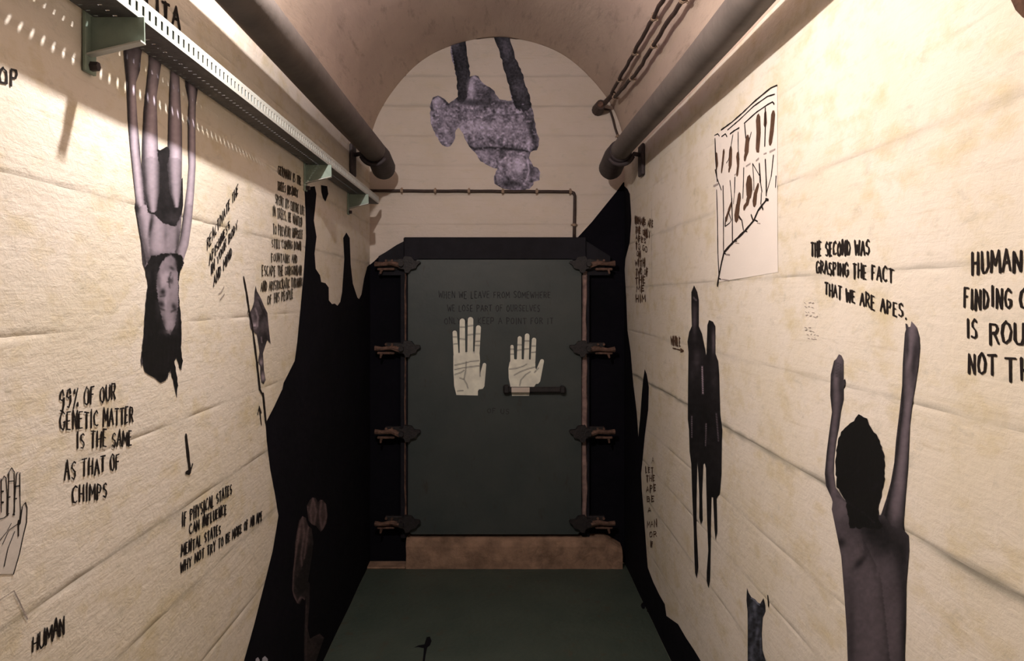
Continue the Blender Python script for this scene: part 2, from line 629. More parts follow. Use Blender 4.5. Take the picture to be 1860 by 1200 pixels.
def wall_print(surf, polys, toner, name, label=None, cat=None, parent=None, off=0.0011, step=2.0, ref='bright', tint=(1.0, 0.93, 0.96), group=None):
    v, f = tri_region(polys, step)
    X, Y = v[:, 0], v[:, 1]
    T = Tone(X, Y)
    toner(T)
    g = np.clip(T.g, 0.0, 1.0)
    if g.ndim == 1:
        col = np.stack([g * t for t in tint], -1)
    lin = np.where(col <= 0.04045, col / 12.92, ((col + 0.055) / 1.055) ** 2.4)
    refl = np.array(rgb(*WREF[ref]))
    alb = np.clip(lin / refl * np.array([.70, .635, .545]), 0.004, 0.85)
    a, b = surf.un(X, Y)
    b = np.clip(b, 0.003, 9) if surf.kind != 'floor' else b
    P = surf.to3(a, b, off)
    o = link_mesh(name, P, orient(P, f, facing(surf)), MATS['print'], parent)
    at = o.data.color_attributes.new('print_colour', 'FLOAT_COLOR', 'POINT')
    at.data.foreach_set('color', np.concatenate([alb, np.ones((len(alb), 1))], 1).astype(np.float32).ravel())
    if label: tag(o, label, cat, group)
    return o


# ---- strokes and lettering (thin raised paint ribbons)
class Strokes:
    def __init__(self, surf, off=0.0012):
        self.s, self.off = surf, off
        self.v, self.f = [], []

    def seg(self, a0, b0, a1, b1, w0, w1, off):
        dx, dy = a1 - a0, b1 - b0
        L = math.hypot(dx, dy)
        if L < 1e-6:
            return
        nx, ny_ = -dy / L, dx / L
        tx, ty = dx / L, dy / L
        pts = [(a0 + nx * w0, b0 + ny_ * w0), (a0 - tx * w0 * 0.7 + nx * w0 * .4, b0 - ty * w0 * 0.7 + ny_ * w0 * .4),
               (a0 - tx * w0 * 0.7 - nx * w0 * .4, b0 - ty * w0 * 0.7 - ny_ * w0 * .4), (a0 - nx * w0, b0 - ny_ * w0),
               (a1 - nx * w1, b1 - ny_ * w1), (a1 + tx * w1 * 0.7 - nx * w1 * .4, b1 + ty * w1 * 0.7 - ny_ * w1 * .4),
               (a1 + tx * w1 * 0.7 + nx * w1 * .4, b1 + ty * w1 * 0.7 + ny_ * w1 * .4), (a1 + nx * w1, b1 + ny_ * w1)]
        n = len(self.v)
        P = self.s.to3(np.array([p[0] for p in pts]), np.array([p[1] for p in pts]), off)
        self.v += P.tolist()
        fc = list(range(n, n + 8))
        want = np.array(facing(self.s))
        nn = np.cross(P[3] - P[0], P[4] - P[0])
        if nn @ want < 0:
            fc = fc[::-1]
        self.f.append(tuple(fc))

    def line_w(self, pts, wpx, maxlen=0.02):
        """pts in wall metres, brush width as it should read in the photograph"""
        P = []
        for (a0, b0), (a1, b1) in zip(pts, pts[1:]):
            n = max(1, int(math.hypot(a1 - a0, b1 - b0) / maxlen))
            for i in range(n):
                P.append((a0 + (a1 - a0) * i / n, b0 + (b1 - b0) * i / n))
        P.append(pts[-1])
        js = [1 + random.uniform(-0.25, 0.25) for _ in P]
        for i in range(len(P) - 1):
            da, db = P[i + 1][0] - P[i][0], P[i + 1][1] - P[i][1]
            L = math.hypot(da, db) + 1e-9
            if self.s.kind == 'side':
                kx, ky = F * HW / P[i][0] ** 2, F / P[i][0]
            else:
                kx = ky = F / self.s.pos
            w = wpx / 2 / math.hypot(db / L * kx, da / L * ky)
            ws = {i: w * js[i], i + 1: w * js[i + 1]}
            self.seg(*P[i], *P[i + 1], ws[i], ws[i + 1], self.off + 0.00001 * (len(self.f) % 17))

    def line_px(self, pts, wpx):
        """pts are picture points; wpx line width in pixels at that spot"""
        a, b = self.s.un([p[0] for p in pts], [p[1] for p in pts])
        for i in range(len(pts) - 1):
            self.line_w([(a[i], b[i]), (a[i + 1], b[i + 1])], wpx)

    def build(self, name, mat, parent, label=None, cat=None):
        o = link_mesh(name, self.v, self.f, MATS[mat], parent)
        return tag(o, label, cat)


GL = {
 'A': [[(0, 0), (.5, 1), (1, 0)], [(.2, .38), (.8, .38)]],
 'B': [[(.1, 0), (.1, 1), (.7, .95), (.8, .75), (.6, .55), (.1, .52)], [(.6, .55), (.9, .35), (.75, .05), (.1, 0)]],
 'C': [[(.95, .85), (.6, 1), (.2, .85), (.05, .5), (.2, .12), (.6, 0), (.95, .12)]],
 'D': [[(.1, 0), (.1, 1), (.6, .9), (.9, .5), (.6, .08), (.1, 0)]],
 'E': [[(.9, 1), (.1, 1), (.1, 0), (.9, 0)], [(.1, .52), (.7, .52)]],
 'F': [[(.9, 1), (.1, 1), (.1, 0)], [(.1, .55), (.7, .55)]],
 'G': [[(.95, .85), (.6, 1), (.2, .85), (.05, .5), (.2, .12), (.6, 0), (.92, .15), (.92, .45), (.6, .45)]],
 'H': [[(.1, 0), (.1, 1)], [(.9, 0), (.9, 1)], [(.1, .5), (.9, .5)]],
 'I': [[(.5, 0), (.5, 1)]],
 'J': [[(.7, 1), (.7, .2), (.45, 0), (.15, .15)]],
 'K': [[(.1, 0), (.1, 1)], [(.9, 1), (.1, .45), (.9, 0)]],
 'L': [[(.1, 1), (.1, 0), (.85, 0)]],
 'M': [[(0, 0), (.1, 1), (.5, .35), (.9, 1), (1, 0)]],
 'N': [[(.1, 0), (.1, 1), (.9, 0), (.9, 1)]],
 'O': [[(.5, 1), (.15, .8), (.05, .45), (.2, .1), (.5, 0), (.85, .12), (.95, .5), (.8, .85), (.5, 1)]],
 'P': [[(.1, 0), (.1, 1), (.7, .95), (.88, .72), (.65, .5), (.1, .47)]],
 'Q': [[(.5, 1), (.15, .8), (.05, .45), (.2, .1), (.5, 0), (.85, .12), (.95, .5), (.8, .85), (.5, 1)], [(.6, .25), (.95, -.05)]],
 'R': [[(.1, 0), (.1, 1), (.7, .95), (.88, .74), (.65, .52), (.1, .48)], [(.45, .5), (.95, 0)]],
 'S': [[(.9, .88), (.55, 1), (.15, .85), (.2, .6), (.75, .42), (.88, .18), (.55, 0), (.08, .1)]],
 'T': [[(0, 1), (1, 1)], [(.5, 1), (.5, 0)]],
 'U': [[(.1, 1), (.1, .25), (.35, 0), (.7, .02), (.9, .25), (.9, 1)]],
 'V': [[(0, 1), (.5, 0), (1, 1)]],
 'W': [[(0, 1), (.22, 0), (.5, .7), (.78, 0), (1, 1)]],
 'X': [[(0, 0), (1, 1)], [(0, 1), (1, 0)]],
 'Y': [[(0, 1), (.5, .5), (1, 1)], [(.5, .5), (.45, 0)]],
 'Z': [[(.05, 1), (.95, 1), (.05, 0), (.95, 0)]],
 '9': [[(.85, .7), (.6, 1), (.2, .9), (.12, .65), (.4, .48), (.85, .65), (.85, .3), (.5, 0), (.15, .05)]],
 '%': [[(.1, 0), (.85, 1)], [(.15, .85), (.25, .95), (.3, .8), (.15, .85)], [(.75, .2), (.85, .28), (.9, .1), (.75, .2)]],
 '.': [[(.4, 0), (.5, .06)]],
}
WID = {'I': .45, ' ': .6, '.': .4, 'M': 1.15, 'W': 1.2, 'E': .85, 'F': .85, 'L': .8, 'S': .9, 'J': .8}


def write(st, text, p0, p1, h0, h1, wpx=3.2, gap=0.32, jit=0.05, slant=0.0):
    """one hand-lettered line on the wall from picture point p0 to p1, cap heights in pixels"""
    s = st.s
    (a0, a1), (b0, b1) = s.un([p0[0], p1[0]], [p0[1], p1[1]])
    d0 = a0 if s.kind == 'side' else s.pos
    d1 = a1 if s.kind == 'side' else s.pos
    H0, H1 = h0 * d0 / F, h1 * d1 / F
    ws = [WID.get(ch, 1.0) for ch in text]
    tot = sum(ws) + gap * (len(text) - 1)
    u = 0.0
    for ch, w in zip(text, ws):
        if ch in GL:
            jz = random.uniform(-.06, .06); js = random.uniform(.92, 1.08)
            for poly in GL[ch]:
                pts = []
                for (x, y) in poly:
                    x = x + random.uniform(-jit, jit); y = y + random.uniform(-jit, jit)
                    t = (u + x * w) / tot
                    H = (H0 + (H1 - H0) * t) * js
                    t2 = t + slant * y * 0.1
                    pts.append((a0 + (a1 - a0) * t2, b0 + (b1 - b0) * t + (y + jz) * H))
                st.line_w(pts, wpx * .80, maxlen=0.03)
        u += w + gap


# ================================================================== BLACK PAINT on the three walls
left_black = [(553, 345), (557, 340), (572, 338), (575, 352), (573, 375), (570, 400), (575, 430), (571, 460), (573, 488), (581, 500), (583, 512),
              (591, 514), (597, 522), (597, 545), (603, 552), (608, 551), (613, 555), (618, 548), (621, 530), (625, 470), (623, 432), (629, 422), (635, 432),
              (637, 480), (641, 515), (649, 540), (652, 543), (656, 535), (661, 505), (667, 484), (673, 480), (673, 1030), (619, 1150), (573, 1246), (480, 1445), (430, 1550),
              (395, 1350), (425, 1260), (442, 1200), (462, 1130), (480, 1062), (495, 1000), (505, 936), (499, 898), (490, 850), (484, 800), (482, 768),
              (498, 738), (513, 706), (515, 695), (535, 655), (540, 620), (546, 560), (551, 500), (555, 430), (554, 380)]
paint_patch(SL, [left_black], 'black_paint', 'black', wl, label='large black painted area in the far corner')
paint_patch(SL, [[(583, 336), (594, 338), (596, 352), (591, 366), (587, 360), (584, 350)]], 'black_paint', 'black', wl)
right_black = [(1133.5, 338), (1140, 343), (1144, 352), (1147, 400), (1144, 440), (1136, 470), (1134.8, 490), (1138, 540), (1140, 600), (1146, 640), (1151, 700),
               (1157, 751), (1160, 793), (1161, 780), (1163, 760), (1166, 715), (1168, 690), (1171, 670), (1175, 680), (1179, 703), (1178, 744), (1172, 790), (1168, 832), (1165, 860),
               (1166, 890), (1171, 956), (1177, 1030), (1187, 1057), (1198, 1080), (1208, 1097), (1211, 1118), (1232, 1133), (1246, 1158), (1262, 1182), (1275, 1203), (1310, 1260), (1360, 1350),
               (1345, 1460), (1200, 1167), (1133.5, 1022)]
paint_patch(SR, [right_black], 'black_paint', 'black', wr, label='black painted strip along the floor and far corner')
paint_patch(SE, [[(671.5, 481), (680, 474), (690, 464), (700, 458), (720, 445), (745, 432), (745, 1022), (671.5, 1022)]], 'black_paint', 'black', we)
paint_patch(SE, [[(1048, 432), (1052, 428), (1075, 403), (1100, 372), (1118, 350), (1132, 331), (1134.6, 331), (1134.6, 1022), (1048, 1022)]], 'black_paint', 'black', we)
# top right corner: dark brown patch high on the right wall
paint_patch(SR, [[(1836, -20), (1838, 0), (1846, 18), (1858, 31), (1900, 60), (1960, 60), (1960, -60)]], 'brown_patch', 'ink_brown', wr, label='dark brown patch high up')

# floor chips of black paint
for i, (x, y, rx, ry) in enumerate([(596, 1148, 6, 3), (590, 1163, 7, 4), (585, 1186, 5, 5), (604, 1138, 4, 3), (1168, 1100, 4, 6), (1178, 1108, 4, 4)]):
    pl = [(x + rx * math.cos(t) * random.uniform(.7, 1.2), y + ry * math.sin(t) * random.uniform(.7, 1.2)) for t in np.linspace(0, 2 * math.pi, 9)[:-1]]
    paint_patch(FL, [pl], 'paint_chip', 'black', fl, off=0.001, step=0.01)
paint_patch(FL, [[(775, 1157), (781, 1156), (784, 1164), (781, 1172), (776, 1176), (773, 1190), (770, 1215), (766, 1215), (769, 1190), (770, 1177), (760, 1175), (752, 1176), (760, 1172), (771, 1170)]],
            'floor_crack', 'black', fl, off=0.001, step=0.02)


# ================================================================== DOOR
def X(px, y): return (px - PX) * y / F
def Z(py, y): return EYE + (PY - py) * y / F


door = empty('door_1', (0, D, Z(968, YD)), 'dark green steel bunker door with two pale hands painted on it', kind='structure')
m = MB()
x0, x1, z0, z1 = X(741, YD), X(1056, YD), Z(970, YD), Z(470, YD)
cx = 0.055
m.prism([(x0, z0 + .02), (x0 + .02, z0), (x1 - .02, z0), (x1, z0 + .02), (x1, z1 - cx), (x1 - cx, z1), (x0 + cx, z1), (x0, z1 - cx)], 1, YD, YD + 0.05)
leaf = m.build('door_leaf', 'door', door)
# frame
m = MB()
fy0, fy1 = D - 0.045, D + 0.01
xo0, xo1, zo = X(727, D - .045), X(1071, D - .045), Z(431, D - .045)
zi = Z(472, D - .045)
m.box(xo0 + .02, xo1 - .02, fy0 - 0.02, fy1, zi - .005, zo, .006)
frame = m.build('door_lintel', 'frame', door)
m = MB(); m.box(xo0, x0 - .004, fy0, fy1, z0 - .03, zi + 0.01, .004); m.build('door_jamb', 'frame', door)
m = MB(); m.box(x1 + .004, xo1, fy0, fy1, z0 - .03, zi + 0.01, .004); m.build('door_jamb', 'frame', door)
# chamfered shoulder plates of the frame
m = MB(); m.prism([(X(690, D), Z(466, D)), (X(747, D), Z(433, D)), (X(760, D), Z(433, D)), (X(760, D), Z(500, D)), (X(690, D), Z(500, D))], 1, D - .05, D); m.build('corner_plate', 'frame', door)
m = MB(); m.prism([(X(1106, D), Z(466, D)), (X(1054, D), Z(433, D)), (X(1040, D), Z(433, D)), (X(1040, D), Z(500, D)), (X(1106, D), Z(500, D))], 1, D - .05, D); m.build('corner_plate', 'frame', door)


def seal(px, wpx, y0p, y1p, mat, name, label):
    m = MB()
    yy = fy0 - 0.012
    zs_ = np.linspace(Z(y1p, yy), Z(y0p, yy), 22)
    pts = [(X(px + random.uniform(-.8, .8), yy), yy, z) for z in zs_]
    w = wpx * yy / F / 2
    vs, fs = [], []
    for (x, y, z) in pts:
        ww = w * random.uniform(.75, 1.2)
        vs += [(x - ww, y + .012, z), (x - ww * .6, y, z), (x + ww * .6, y, z), (x + ww, y + .012, z)]
    for i in range(len(pts) - 1):
        for j in range(3):
            a = i * 4 + j
            fs.append((a, a + 1, a + 5, a + 4))
    m.add(vs, fs)
    return tag(m.build(name, mat, door), label)


seal(736, 4, 485, 955, 'rust', 'edge_strip', 'thin worn metal edge')
seal(1062, 10, 492, 955, 'rubber', 'edge_strip', 'pinkish worn edge strip')
for yy_ in (480, 632, 785, 948):
    for side in (-1, 1):
        xc = X(737 if side < 0 else 1061, D - .06)
        zc = Z(yy_, D - .06)
        cl = bpy.data.objects.new('door_clamp', None); C.objects.link(cl); cl.parent = door
        cl.location = Vector((xc, D - .045, zc)) - Vector(door.location)
        s = side
        jz = random.uniform(-.004, .004)
        Yf = D - .045
        # base plate on the frame
        m = MB(); m.box(xc + s * .02, xc + s * .115, Yf - .010, Yf + .02, zc - .032, zc + .030, .004); m.build('base_plate', 'clamp', cl)
        # claw reaching over the leaf edge
        m = MB()
        m.prism([(xc - s * .084, zc + .006 + jz), (xc - s * .078, zc + .018), (xc - s * .05, zc + .020), (xc - s * .034, zc + .040), (xc + s * .004, zc + .043), (xc + s * .012, zc + .026), (xc + s * .034, zc + .028),
                 (xc + s * .045, zc + .006), (xc + s * .034, zc - .022), (xc + s * .006, zc - .028), (xc - s * .002, zc - .048), (xc - s * .022, zc - .046), (xc - s * .030, zc - .030), (xc - s * .060, zc - .022), (xc - s * .066, zc - .006)], 1, Yf - .052, Yf - .018)
        m.build('claw', 'clamp', cl)
        # pivot pin
        m = MB(); m.tube([(xc + s * .02, Yf - .075, zc), (xc + s * .02, Yf - .01, zc)], .014, 10); m.build('pivot_pin', 'clamp', cl)
        # cast lever with rust, outer side
        m = MB()
        dz = random.uniform(-.006, .008)
        m.tube([(xc + s * .03, Yf - .04, zc - .006), (xc + s * .075, Yf - .048, zc + .004 + dz), (xc + s * .125, Yf - .045, zc - .002 + dz), (xc + s * .165, Yf - .040, zc + dz)],
               [.018, .013, .011, .015], 8, wob=.35)
        m.build('lever', 'rust', cl)
        m = MB()
        m.box(xc + s * .060, xc + s * .155, Yf - .035, Yf - .008, zc - .033, zc - .020, .004)
        m.tube([(xc + s * .13, Yf - .045, zc - .030), (xc + s * .135, Yf - .045, zc - .052)], [.008, .005], 7, wob=.4)
        m.build('wedge_bar', 'rust', cl)
        for bx in (.075, .108):
            m = MB(); m.tube([(xc + s * bx, Yf - .024, zc + .021), (xc + s * bx, Yf - .008, zc + .021)], .007, 6); m.build('bolt', 'rust', cl)

# doorstep
m = MB()
ys0, ys1 = 4.205, D
pts_t = []
n = 40
xs_ = np.linspace(X(737, ys0), X(1131, ys0), n)
zt = Z(970, ys1)
vs, fs = [], []
for i, x in enumerate(xs_):
    t = i / (n - 1)
    sh = max(0, (t - 0.93) / 0.07)
    r1, r2, r3 = (random.uniform(-.003, .003) for _ in range(3))
    zt_ = zt - .05 * sh
    vs += [(x, ys0 + r1, 0), (x + r2, ys0 + .002 + r2, .07), (x, ys0 + .004 + r3, zt_ * .75), (x, ys0 + .014 + r1, zt_ - .012 + r2), (x, ys0 + .035, zt_ + r3 * .5), (x, ys1, zt_ + .005)]
for i in range(n - 1):
    for j in range(5):
        a = i * 6 + j
        fs.append((a, a + 6, a + 7, a + 1))
fs.append(tuple(range(6))[::-1]); fs.append(tuple((n - 1) * 6 + j for j in range(6)))
m.add(vs, fs)
o = m.build('trim_1', 'sill', origin=(0, ys0, 0)); tag(o, 'rough brown concrete doorstep under the green door', kind='structure')
# low ledge stub left of the step
m = MB(); m.box(X(662, 4.22), X(737, 4.22), 4.20, D, 0, .012, .004); o = m.build('trim_2', 'sill', origin=(X(700, 4.22), 4.25, 0)); tag(o, 'low concrete edge left of the doorstep', kind='structure')


# hands painted on the door
def cap_poly(x0, y0, r0, x1, y1, r1):
    an_ = math.atan2(y1 - y0, x1 - x0)
    return [(x0 + r0 * math.cos(an_ + t), y0 + r0 * math.sin(an_ + t)) for t in np.linspace(math.pi / 2, 3 * math.pi / 2, 9)] + \
           [(x1 + r1 * math.cos(an_ + t), y1 + r1 * math.sin(an_ + t)) for t in np.linspace(-math.pi / 2, math.pi / 2, 5)]


def fingertone(creases, lines, lw=0.9):
    def f(T):
        T.g[:] = 0.61
        T.noise(0.05, 9, 3)
        for c_ in creases + lines:
            T.stroke(c_, lw, 0.26, 0.85)
    return f


h1 = [cap_poly(826, 604, 4.0, 828.5, 645, 4.6), cap_poly(839.7, 583, 4.8, 840, 645, 5.2), cap_poly(854.7, 580.5, 5.0, 854, 645, 5.2), cap_poly(869, 595, 4.5, 866, 648, 4.6),
      cap_poly(880, 662, 3.2, 873, 700, 7.0),
      [(823.5, 645), (834, 640), (848, 639), (861, 638), (871, 642), (872, 655), (871.5, 668), (872, 682), (880, 690), (877, 697), (868, 710), (868, 718), (829, 717), (825, 701), (823.5, 673)]]
cr1 = [[(822, 612), (830, 612)], [(823, 625), (831, 624)], [(835, 594), (845, 594)], [(835, 615), (845, 616)], [(850, 592), (860, 591)], [(850, 608), (860, 607)], [(864, 606), (873, 606)],
       [(863, 620), (872, 619)], [(863, 627), (871, 627)], [(833, 605), (834, 640)], [(847, 600), (847, 640)], [(861, 605), (861, 640)]]
ln1 = [[(826, 663), (840, 660), (856, 656), (870, 655)], [(826, 671), (840, 668), (855, 666), (870, 664)], [(826, 680), (838, 676), (843, 672)], [(847, 657), (846, 672), (843, 688)],
       [(835, 686), (843, 689), (848, 698), (850, 705)], [(831, 710), (841, 709)], [(872, 660), (872, 683)]]
h2 = [cap_poly(930, 629, 2.9, 930.5, 656, 3.6), cap_poly(944, 614, 3.7, 943, 656, 4.4), cap_poly(957.5, 609.5, 4.2, 956, 656, 4.6), cap_poly(970, 617, 4.0, 968, 656, 4.4), cap_poly(984.5, 655.5, 3.6, 974, 690, 7.5),
      [(925.5, 658), (929, 652), (950, 652), (972, 653), (972.5, 668), (976, 674), (985, 672), (983, 681), (971, 701), (962, 711), (961, 718.5), (930, 718.5), (928, 706), (924, 686), (923.5, 669)]]
cr2 = [[(927, 634), (933, 634)], [(927, 643), (934, 643)], [(940, 626), (948, 626)], [(939, 636), (948, 635)], [(953, 619), (962, 619)], [(952, 634), (961, 633)], [(966, 628), (974, 628)], [(965, 640), (973, 639)],
       [(937, 630), (937, 652)], [(950, 625), (950, 652)], [(963, 625), (963, 652)]]
ln2 = [[(925, 670), (937, 669), (950, 665), (957, 661)], [(934, 681), (945, 675), (958, 670), (973, 666)], [(944, 700), (946, 690), (955, 680), (963, 675)], [(971, 676), (978, 668)]]
wall_print(SD, h1, fingertone(cr1, ln1), 'painted_hand', parent=leaf, off=0.0012, step=1.6, ref='end', tint=(1.0, .90, .78)).__setitem__('label', 'large cream palm print, left of the two')
wall_print(SD, h2, fingertone(cr2, ln2), 'painted_hand', parent=leaf, off=0.0012, step=1.6, ref='end', tint=(1.0, .90, .78)).__setitem__('label', 'smaller cream palm print above the bar')
st = Strokes(SD, 0.0008)
write(st, 'WHEN WE LEAVE FROM SOMEWHERE', (797, 541), (1000, 541), 12, 11, 1.5)
write(st, 'WE LOSE PART OF OURSELVES', (813, 565), (981, 565), 11, 11, 1.5)
write(st, 'ONLY WE KEEP A POINT FOR IT', (807, 588), (1005, 588), 11, 11, 1.5)
write(st, 'OF US', (885, 750), (925, 752), 9, 9, 1.2)
st.build('faded_lettering', 'ink_door', leaf, 'three faded dark lines of lettering')
# handle bar
m = MB()
zb0, zb1 = Z(713, YD), Z(700, YD)
xb0, xb1 = X(914, YD - .03), X(1027, YD - .03)
m.box(xb0 + .02, xb1, YD - .035, YD - .018, zb0 + .004, zb1 - .004, .006)
m.box(xb0, xb0 + .035, YD - .04, YD, zb0 - .002, zb1 + .006, .008)
m.box(xb1 - .03, xb1, YD - .04, YD, zb0, zb1, .006)
hb = m.build('door_handle', 'clamp', leaf)
m = MB(); m.box(X(929, YD - .036), X(962, YD - .036), YD - .0375, YD - .034, zb0 + .006, zb1 - .006, .001)
m.build('paint_on_handle', 'wall_end', door)

# ================================================================== CABLE TRAY, left
tray = empty('cable_tray', (-.66, 2.2, EYE + .483), 'long perforated pale green steel cable tray along the left wall', 'cable tray')
TX0, TX1, TY0, TY1, TZ = -HW + .012, -.623, -.9, 4.05, EYE + .483


def perforated(u0, u1, v0, v1, hu, hv, pitch, rows, mk):
    """strip in u (long) x v (short) with rectangular holes; rows: v centres"""
    vs, fs = [], []
    n = int((u1 - u0) / pitch)
    vl = [v0]
    for r in rows:
        vl += [r - hv / 2, r + hv / 2]
    vl.append(v1)
    ul = []
    for i in range(n):
        a = u0 + i * pitch
        ul += [a, a + hu]
    ul.append(u0 + n * pitch)
    for u in ul:
        for v in vl:
            vs.append(mk(u, v))
    nv = len(vl)
    for i in range(len(ul) - 1):
        for j in range(nv - 1):
            if i % 2 == 0 and j % 2 == 1:
                continue
            a = i * nv + j
            fs.append((a, a + 1, a + nv + 1, a + nv))
    return vs, fs


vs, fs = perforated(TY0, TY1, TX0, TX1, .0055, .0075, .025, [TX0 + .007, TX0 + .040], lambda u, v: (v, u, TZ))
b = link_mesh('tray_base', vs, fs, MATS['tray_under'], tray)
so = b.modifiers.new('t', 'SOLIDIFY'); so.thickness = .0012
vs, fs = perforated(TY0, TY1, TZ, TZ + .034, .009, .017, .025, [TZ + .017], lambda u, v: (TX1, u, v))
b = link_mesh('tray_lip', vs, fs, MATS['tray'], tray)
so = b.modifiers.new('t', 'SOLIDIFY'); so.thickness = .0014
m = MB(); m.box(TX1 - .0045, TX1 - .0030, TY0, TY1, TZ, TZ + .034); m.build('slot_light_stop', 'bracket', tray)  # backing plate added so no light leaks through the lip slots
m = MB(); m.box(TX1 - .006, TX1 + .001, TY0, TY1, TZ + .034, TZ + .0365); m.build('rolled_edge', 'tray', tray)
vs, fs = perforated(TY0, TY1, TZ, TZ + .02, .009, .008, .025, [TZ + .010], lambda u, v: (TX0, u, v))
b = link_mesh('tray_back', vs, fs, MATS['bracket'], tray)

bl = ['pale green tray bracket nearest the camera, above the raised arms of the hanging girl', 'second tray bracket along, above the handwritten column of text', 'farthest tray bracket, close to the end wall']
for i, yb in enumerate((1.335, 2.84, 3.66)):
    br = empty('tray_bracket', (-HW + .004, yb, TZ), bl[i], 'bracket', 'brackets under the cable tray')
    xw = -HW + .004
    m = MB(); m.prism([(xw, TZ - .001), (TX1 + .012, TZ - .001), (TX1 + .013, TZ - .045), (xw, TZ - .068)], 1, yb - .0015, yb + .0015); m.build('web_plate', 'bracket', br)
    m = MB(); m.add([(TX1 + .013, yb - .016, TZ - .045), (TX1 + .013, yb + .003, TZ - .045), (xw, yb + .003, TZ - .068), (xw, yb - .016, TZ - .068),
                     (TX1 + .013, yb - .016, TZ - .048), (TX1 + .013, yb + .003, TZ - .048), (xw, yb + .003, TZ - .071), (xw, yb - .016, TZ - .071)],
                    [(0, 1, 2, 3), (4, 7, 6, 5), (0, 4, 5, 1), (1, 5, 6, 2), (2, 6, 7, 3), (3, 7, 4, 0)]); m.build('lower_flange', 'tray', br)
    m = MB(); m.box(xw - .003, xw + .003, yb - .018, yb + .018, TZ - .098, TZ + .012, .001); m.build('wall_plate', 'bracket', br)
    m = MB(); m.tube([(xw, yb, TZ - .086), (xw + .016, yb, TZ - .086)], [.009, .008], 6); m.build('bolt', 'duct_dark', br)

# ================================================================== DUCTS
DX, DZ = .598, EYE + .702
for s, lab in ((-1, 'round grey painted duct under the vault on the left side'), (1, 'round grey painted duct under the vault on the right side')):
    du = empty('duct', (s * DX, 1.2, DZ), lab, 'duct')
    m = MB()
    ys_ = np.linspace(YB, 3.86, 60)
    m.tube([(s * (DX + .002 * math.sin(y * 3 + s)), y, DZ + .002 * math.sin(y * 2.1)) for y in ys_], .054 if s < 0 else .047, 28)
    m.build('pipe', 'duct', du, smooth=True)
    m = MB()
    m.tube([(s * DX, 3.72, DZ), (s * DX, 3.74, DZ), (s * DX, 3.90, DZ - .002), (s * (DX + .0), 4.06, DZ - .03), (s * (DX), 4.075, DZ - .033), (s * DX, 4.075, DZ - .033)], [.052, .056, .060, .062, .058, .03], 24, wob=.03)
    m.build('end_piece', 'duct_dark', du, smooth=True)
    m = MB(); m.box(s * (HW - .003), s * (HW - .018), 3.69, 3.79, DZ - .12, DZ + .03, .004); hg = m.build('hanger', 'duct_dark', du)
    m = MB()
    aa = np.linspace(-.2, -2.6, 12)
    m.tube([(s * (HW - .01), 3.74, DZ - .02)] + [(s * (DX + .066 * math.cos(t)), 3.74, DZ + .066 * math.sin(t)) for t in aa], .011, 8)
    m.build('hook', 'duct_dark', hg, smooth=True)


# ================================================================== CONDUITS
def conduit(pts, r, label, clips=0.27, cat='conduit', group=None, seed=0, norm=None, wob=.0035):
    rr = random.Random(seed)
    c0 = Vector(pts[0])
    root = empty('conduit', c0, label, cat, group)
    dense = []
    for p, q_ in zip(pts, pts[1:]):
        p, q_ = Vector(p), Vector(q_)
        n_ = max(2, int((q_ - p).length / .06))
        for i in range(n_):
            w = Vector((rr.uniform(-wob, wob), rr.uniform(-wob, wob), rr.uniform(-wob, wob))) if i else Vector()
            dense.append(p.lerp(q_, i / n_) + w)
    dense.append(Vector(pts[-1]))
    m = MB(); m.tube(dense, r, 8, wob=.15); m.build('tube', 'conduit', root, smooth=True)
    acc = 0
    for p, q_ in zip(dense, dense[1:]):
        acc += (q_ - p).length
        if acc > clips:
            acc = 0
            d = (q_ - p).normalized()
            m = MB(); m.tube([q_ - d * .007, q_ + d * .007], r * 1.45, 8)
            u = Vector(norm) if norm is not None else Vector((0, 0, 1))
            sd = d.cross(u).normalized()
            m.tube([q_ - sd * r * 2.2 + u * r, q_ + sd * r * 2.2 + u * r], r * .6, 6)
            m.build('clip', 'clip', root)
    return root


for s in (-1, 1):
    conduit([(s * .682, YB + .1, EYE + .86), (s * .682, 4.0, EYE + .86)], .0058, 'thin dark cable clipped to the vault just above the %s duct' % ('left' if s < 0 else 'right'), .19, 'cable', seed=s + 3, norm=(s * .9, 0, .3))
conduit([(.596, .8, EYE + 1.076), (.600, 4.04, EYE + 1.062)], .0085, 'upper of two parallel dark conduits on the right of the vault', .42, seed=5, norm=(.8, 0, .5), wob=.0028)
conduit([(.628, .8, EYE + 1.000), (.624, 3.5, EYE + 1.000), (.608, 4.0, EYE + 1.030)], .0085, 'lower of two parallel dark conduits on the right of the vault', .42, seed=6, norm=(.8, 0, .5), wob=.0028)
YE = D - .014
conduit([(X(668, YE), YE, Z(346, YE)), (X(1036, YE), YE, Z(348, YE)), (X(1042, YE), YE, Z(350, YE)), (X(1044, YE), YE, Z(356, YE)), (X(1043, YE), YE, Z(434, YE))], .0085,
        'dark conduit running across the end wall and down to the door', .165, seed=8, norm=(0, 1, 0), wob=.0012)
conduit([(X(1092, YE), YE, Z(196, YE)), (X(1108, YE), YE, Z(200, YE)), (X(1117, YE), YE, Z(232, YE)), (X(1126, YE), YE, Z(262, YE))], .006,
        'short dark cable dropping from the knotted joint to the right duct', .2, 'cable', seed=9, norm=(0, 1, 0), wob=.002)
conduit([(X(668, YE), YE, Z(243, YE)), (X(683, YE), YE, Z(262, YE)), (X(693, YE), YE, Z(268, YE))], .004, 'stub of thin dark cable beside the left duct end', .3, 'cable', seed=10, norm=(0, 1, 0), wob=.001)
jb = empty('junction_box', (X(1090, 4.2), 4.22, Z(192, 4.2)), 'small dark round junction where the vault conduits end', 'junction box')
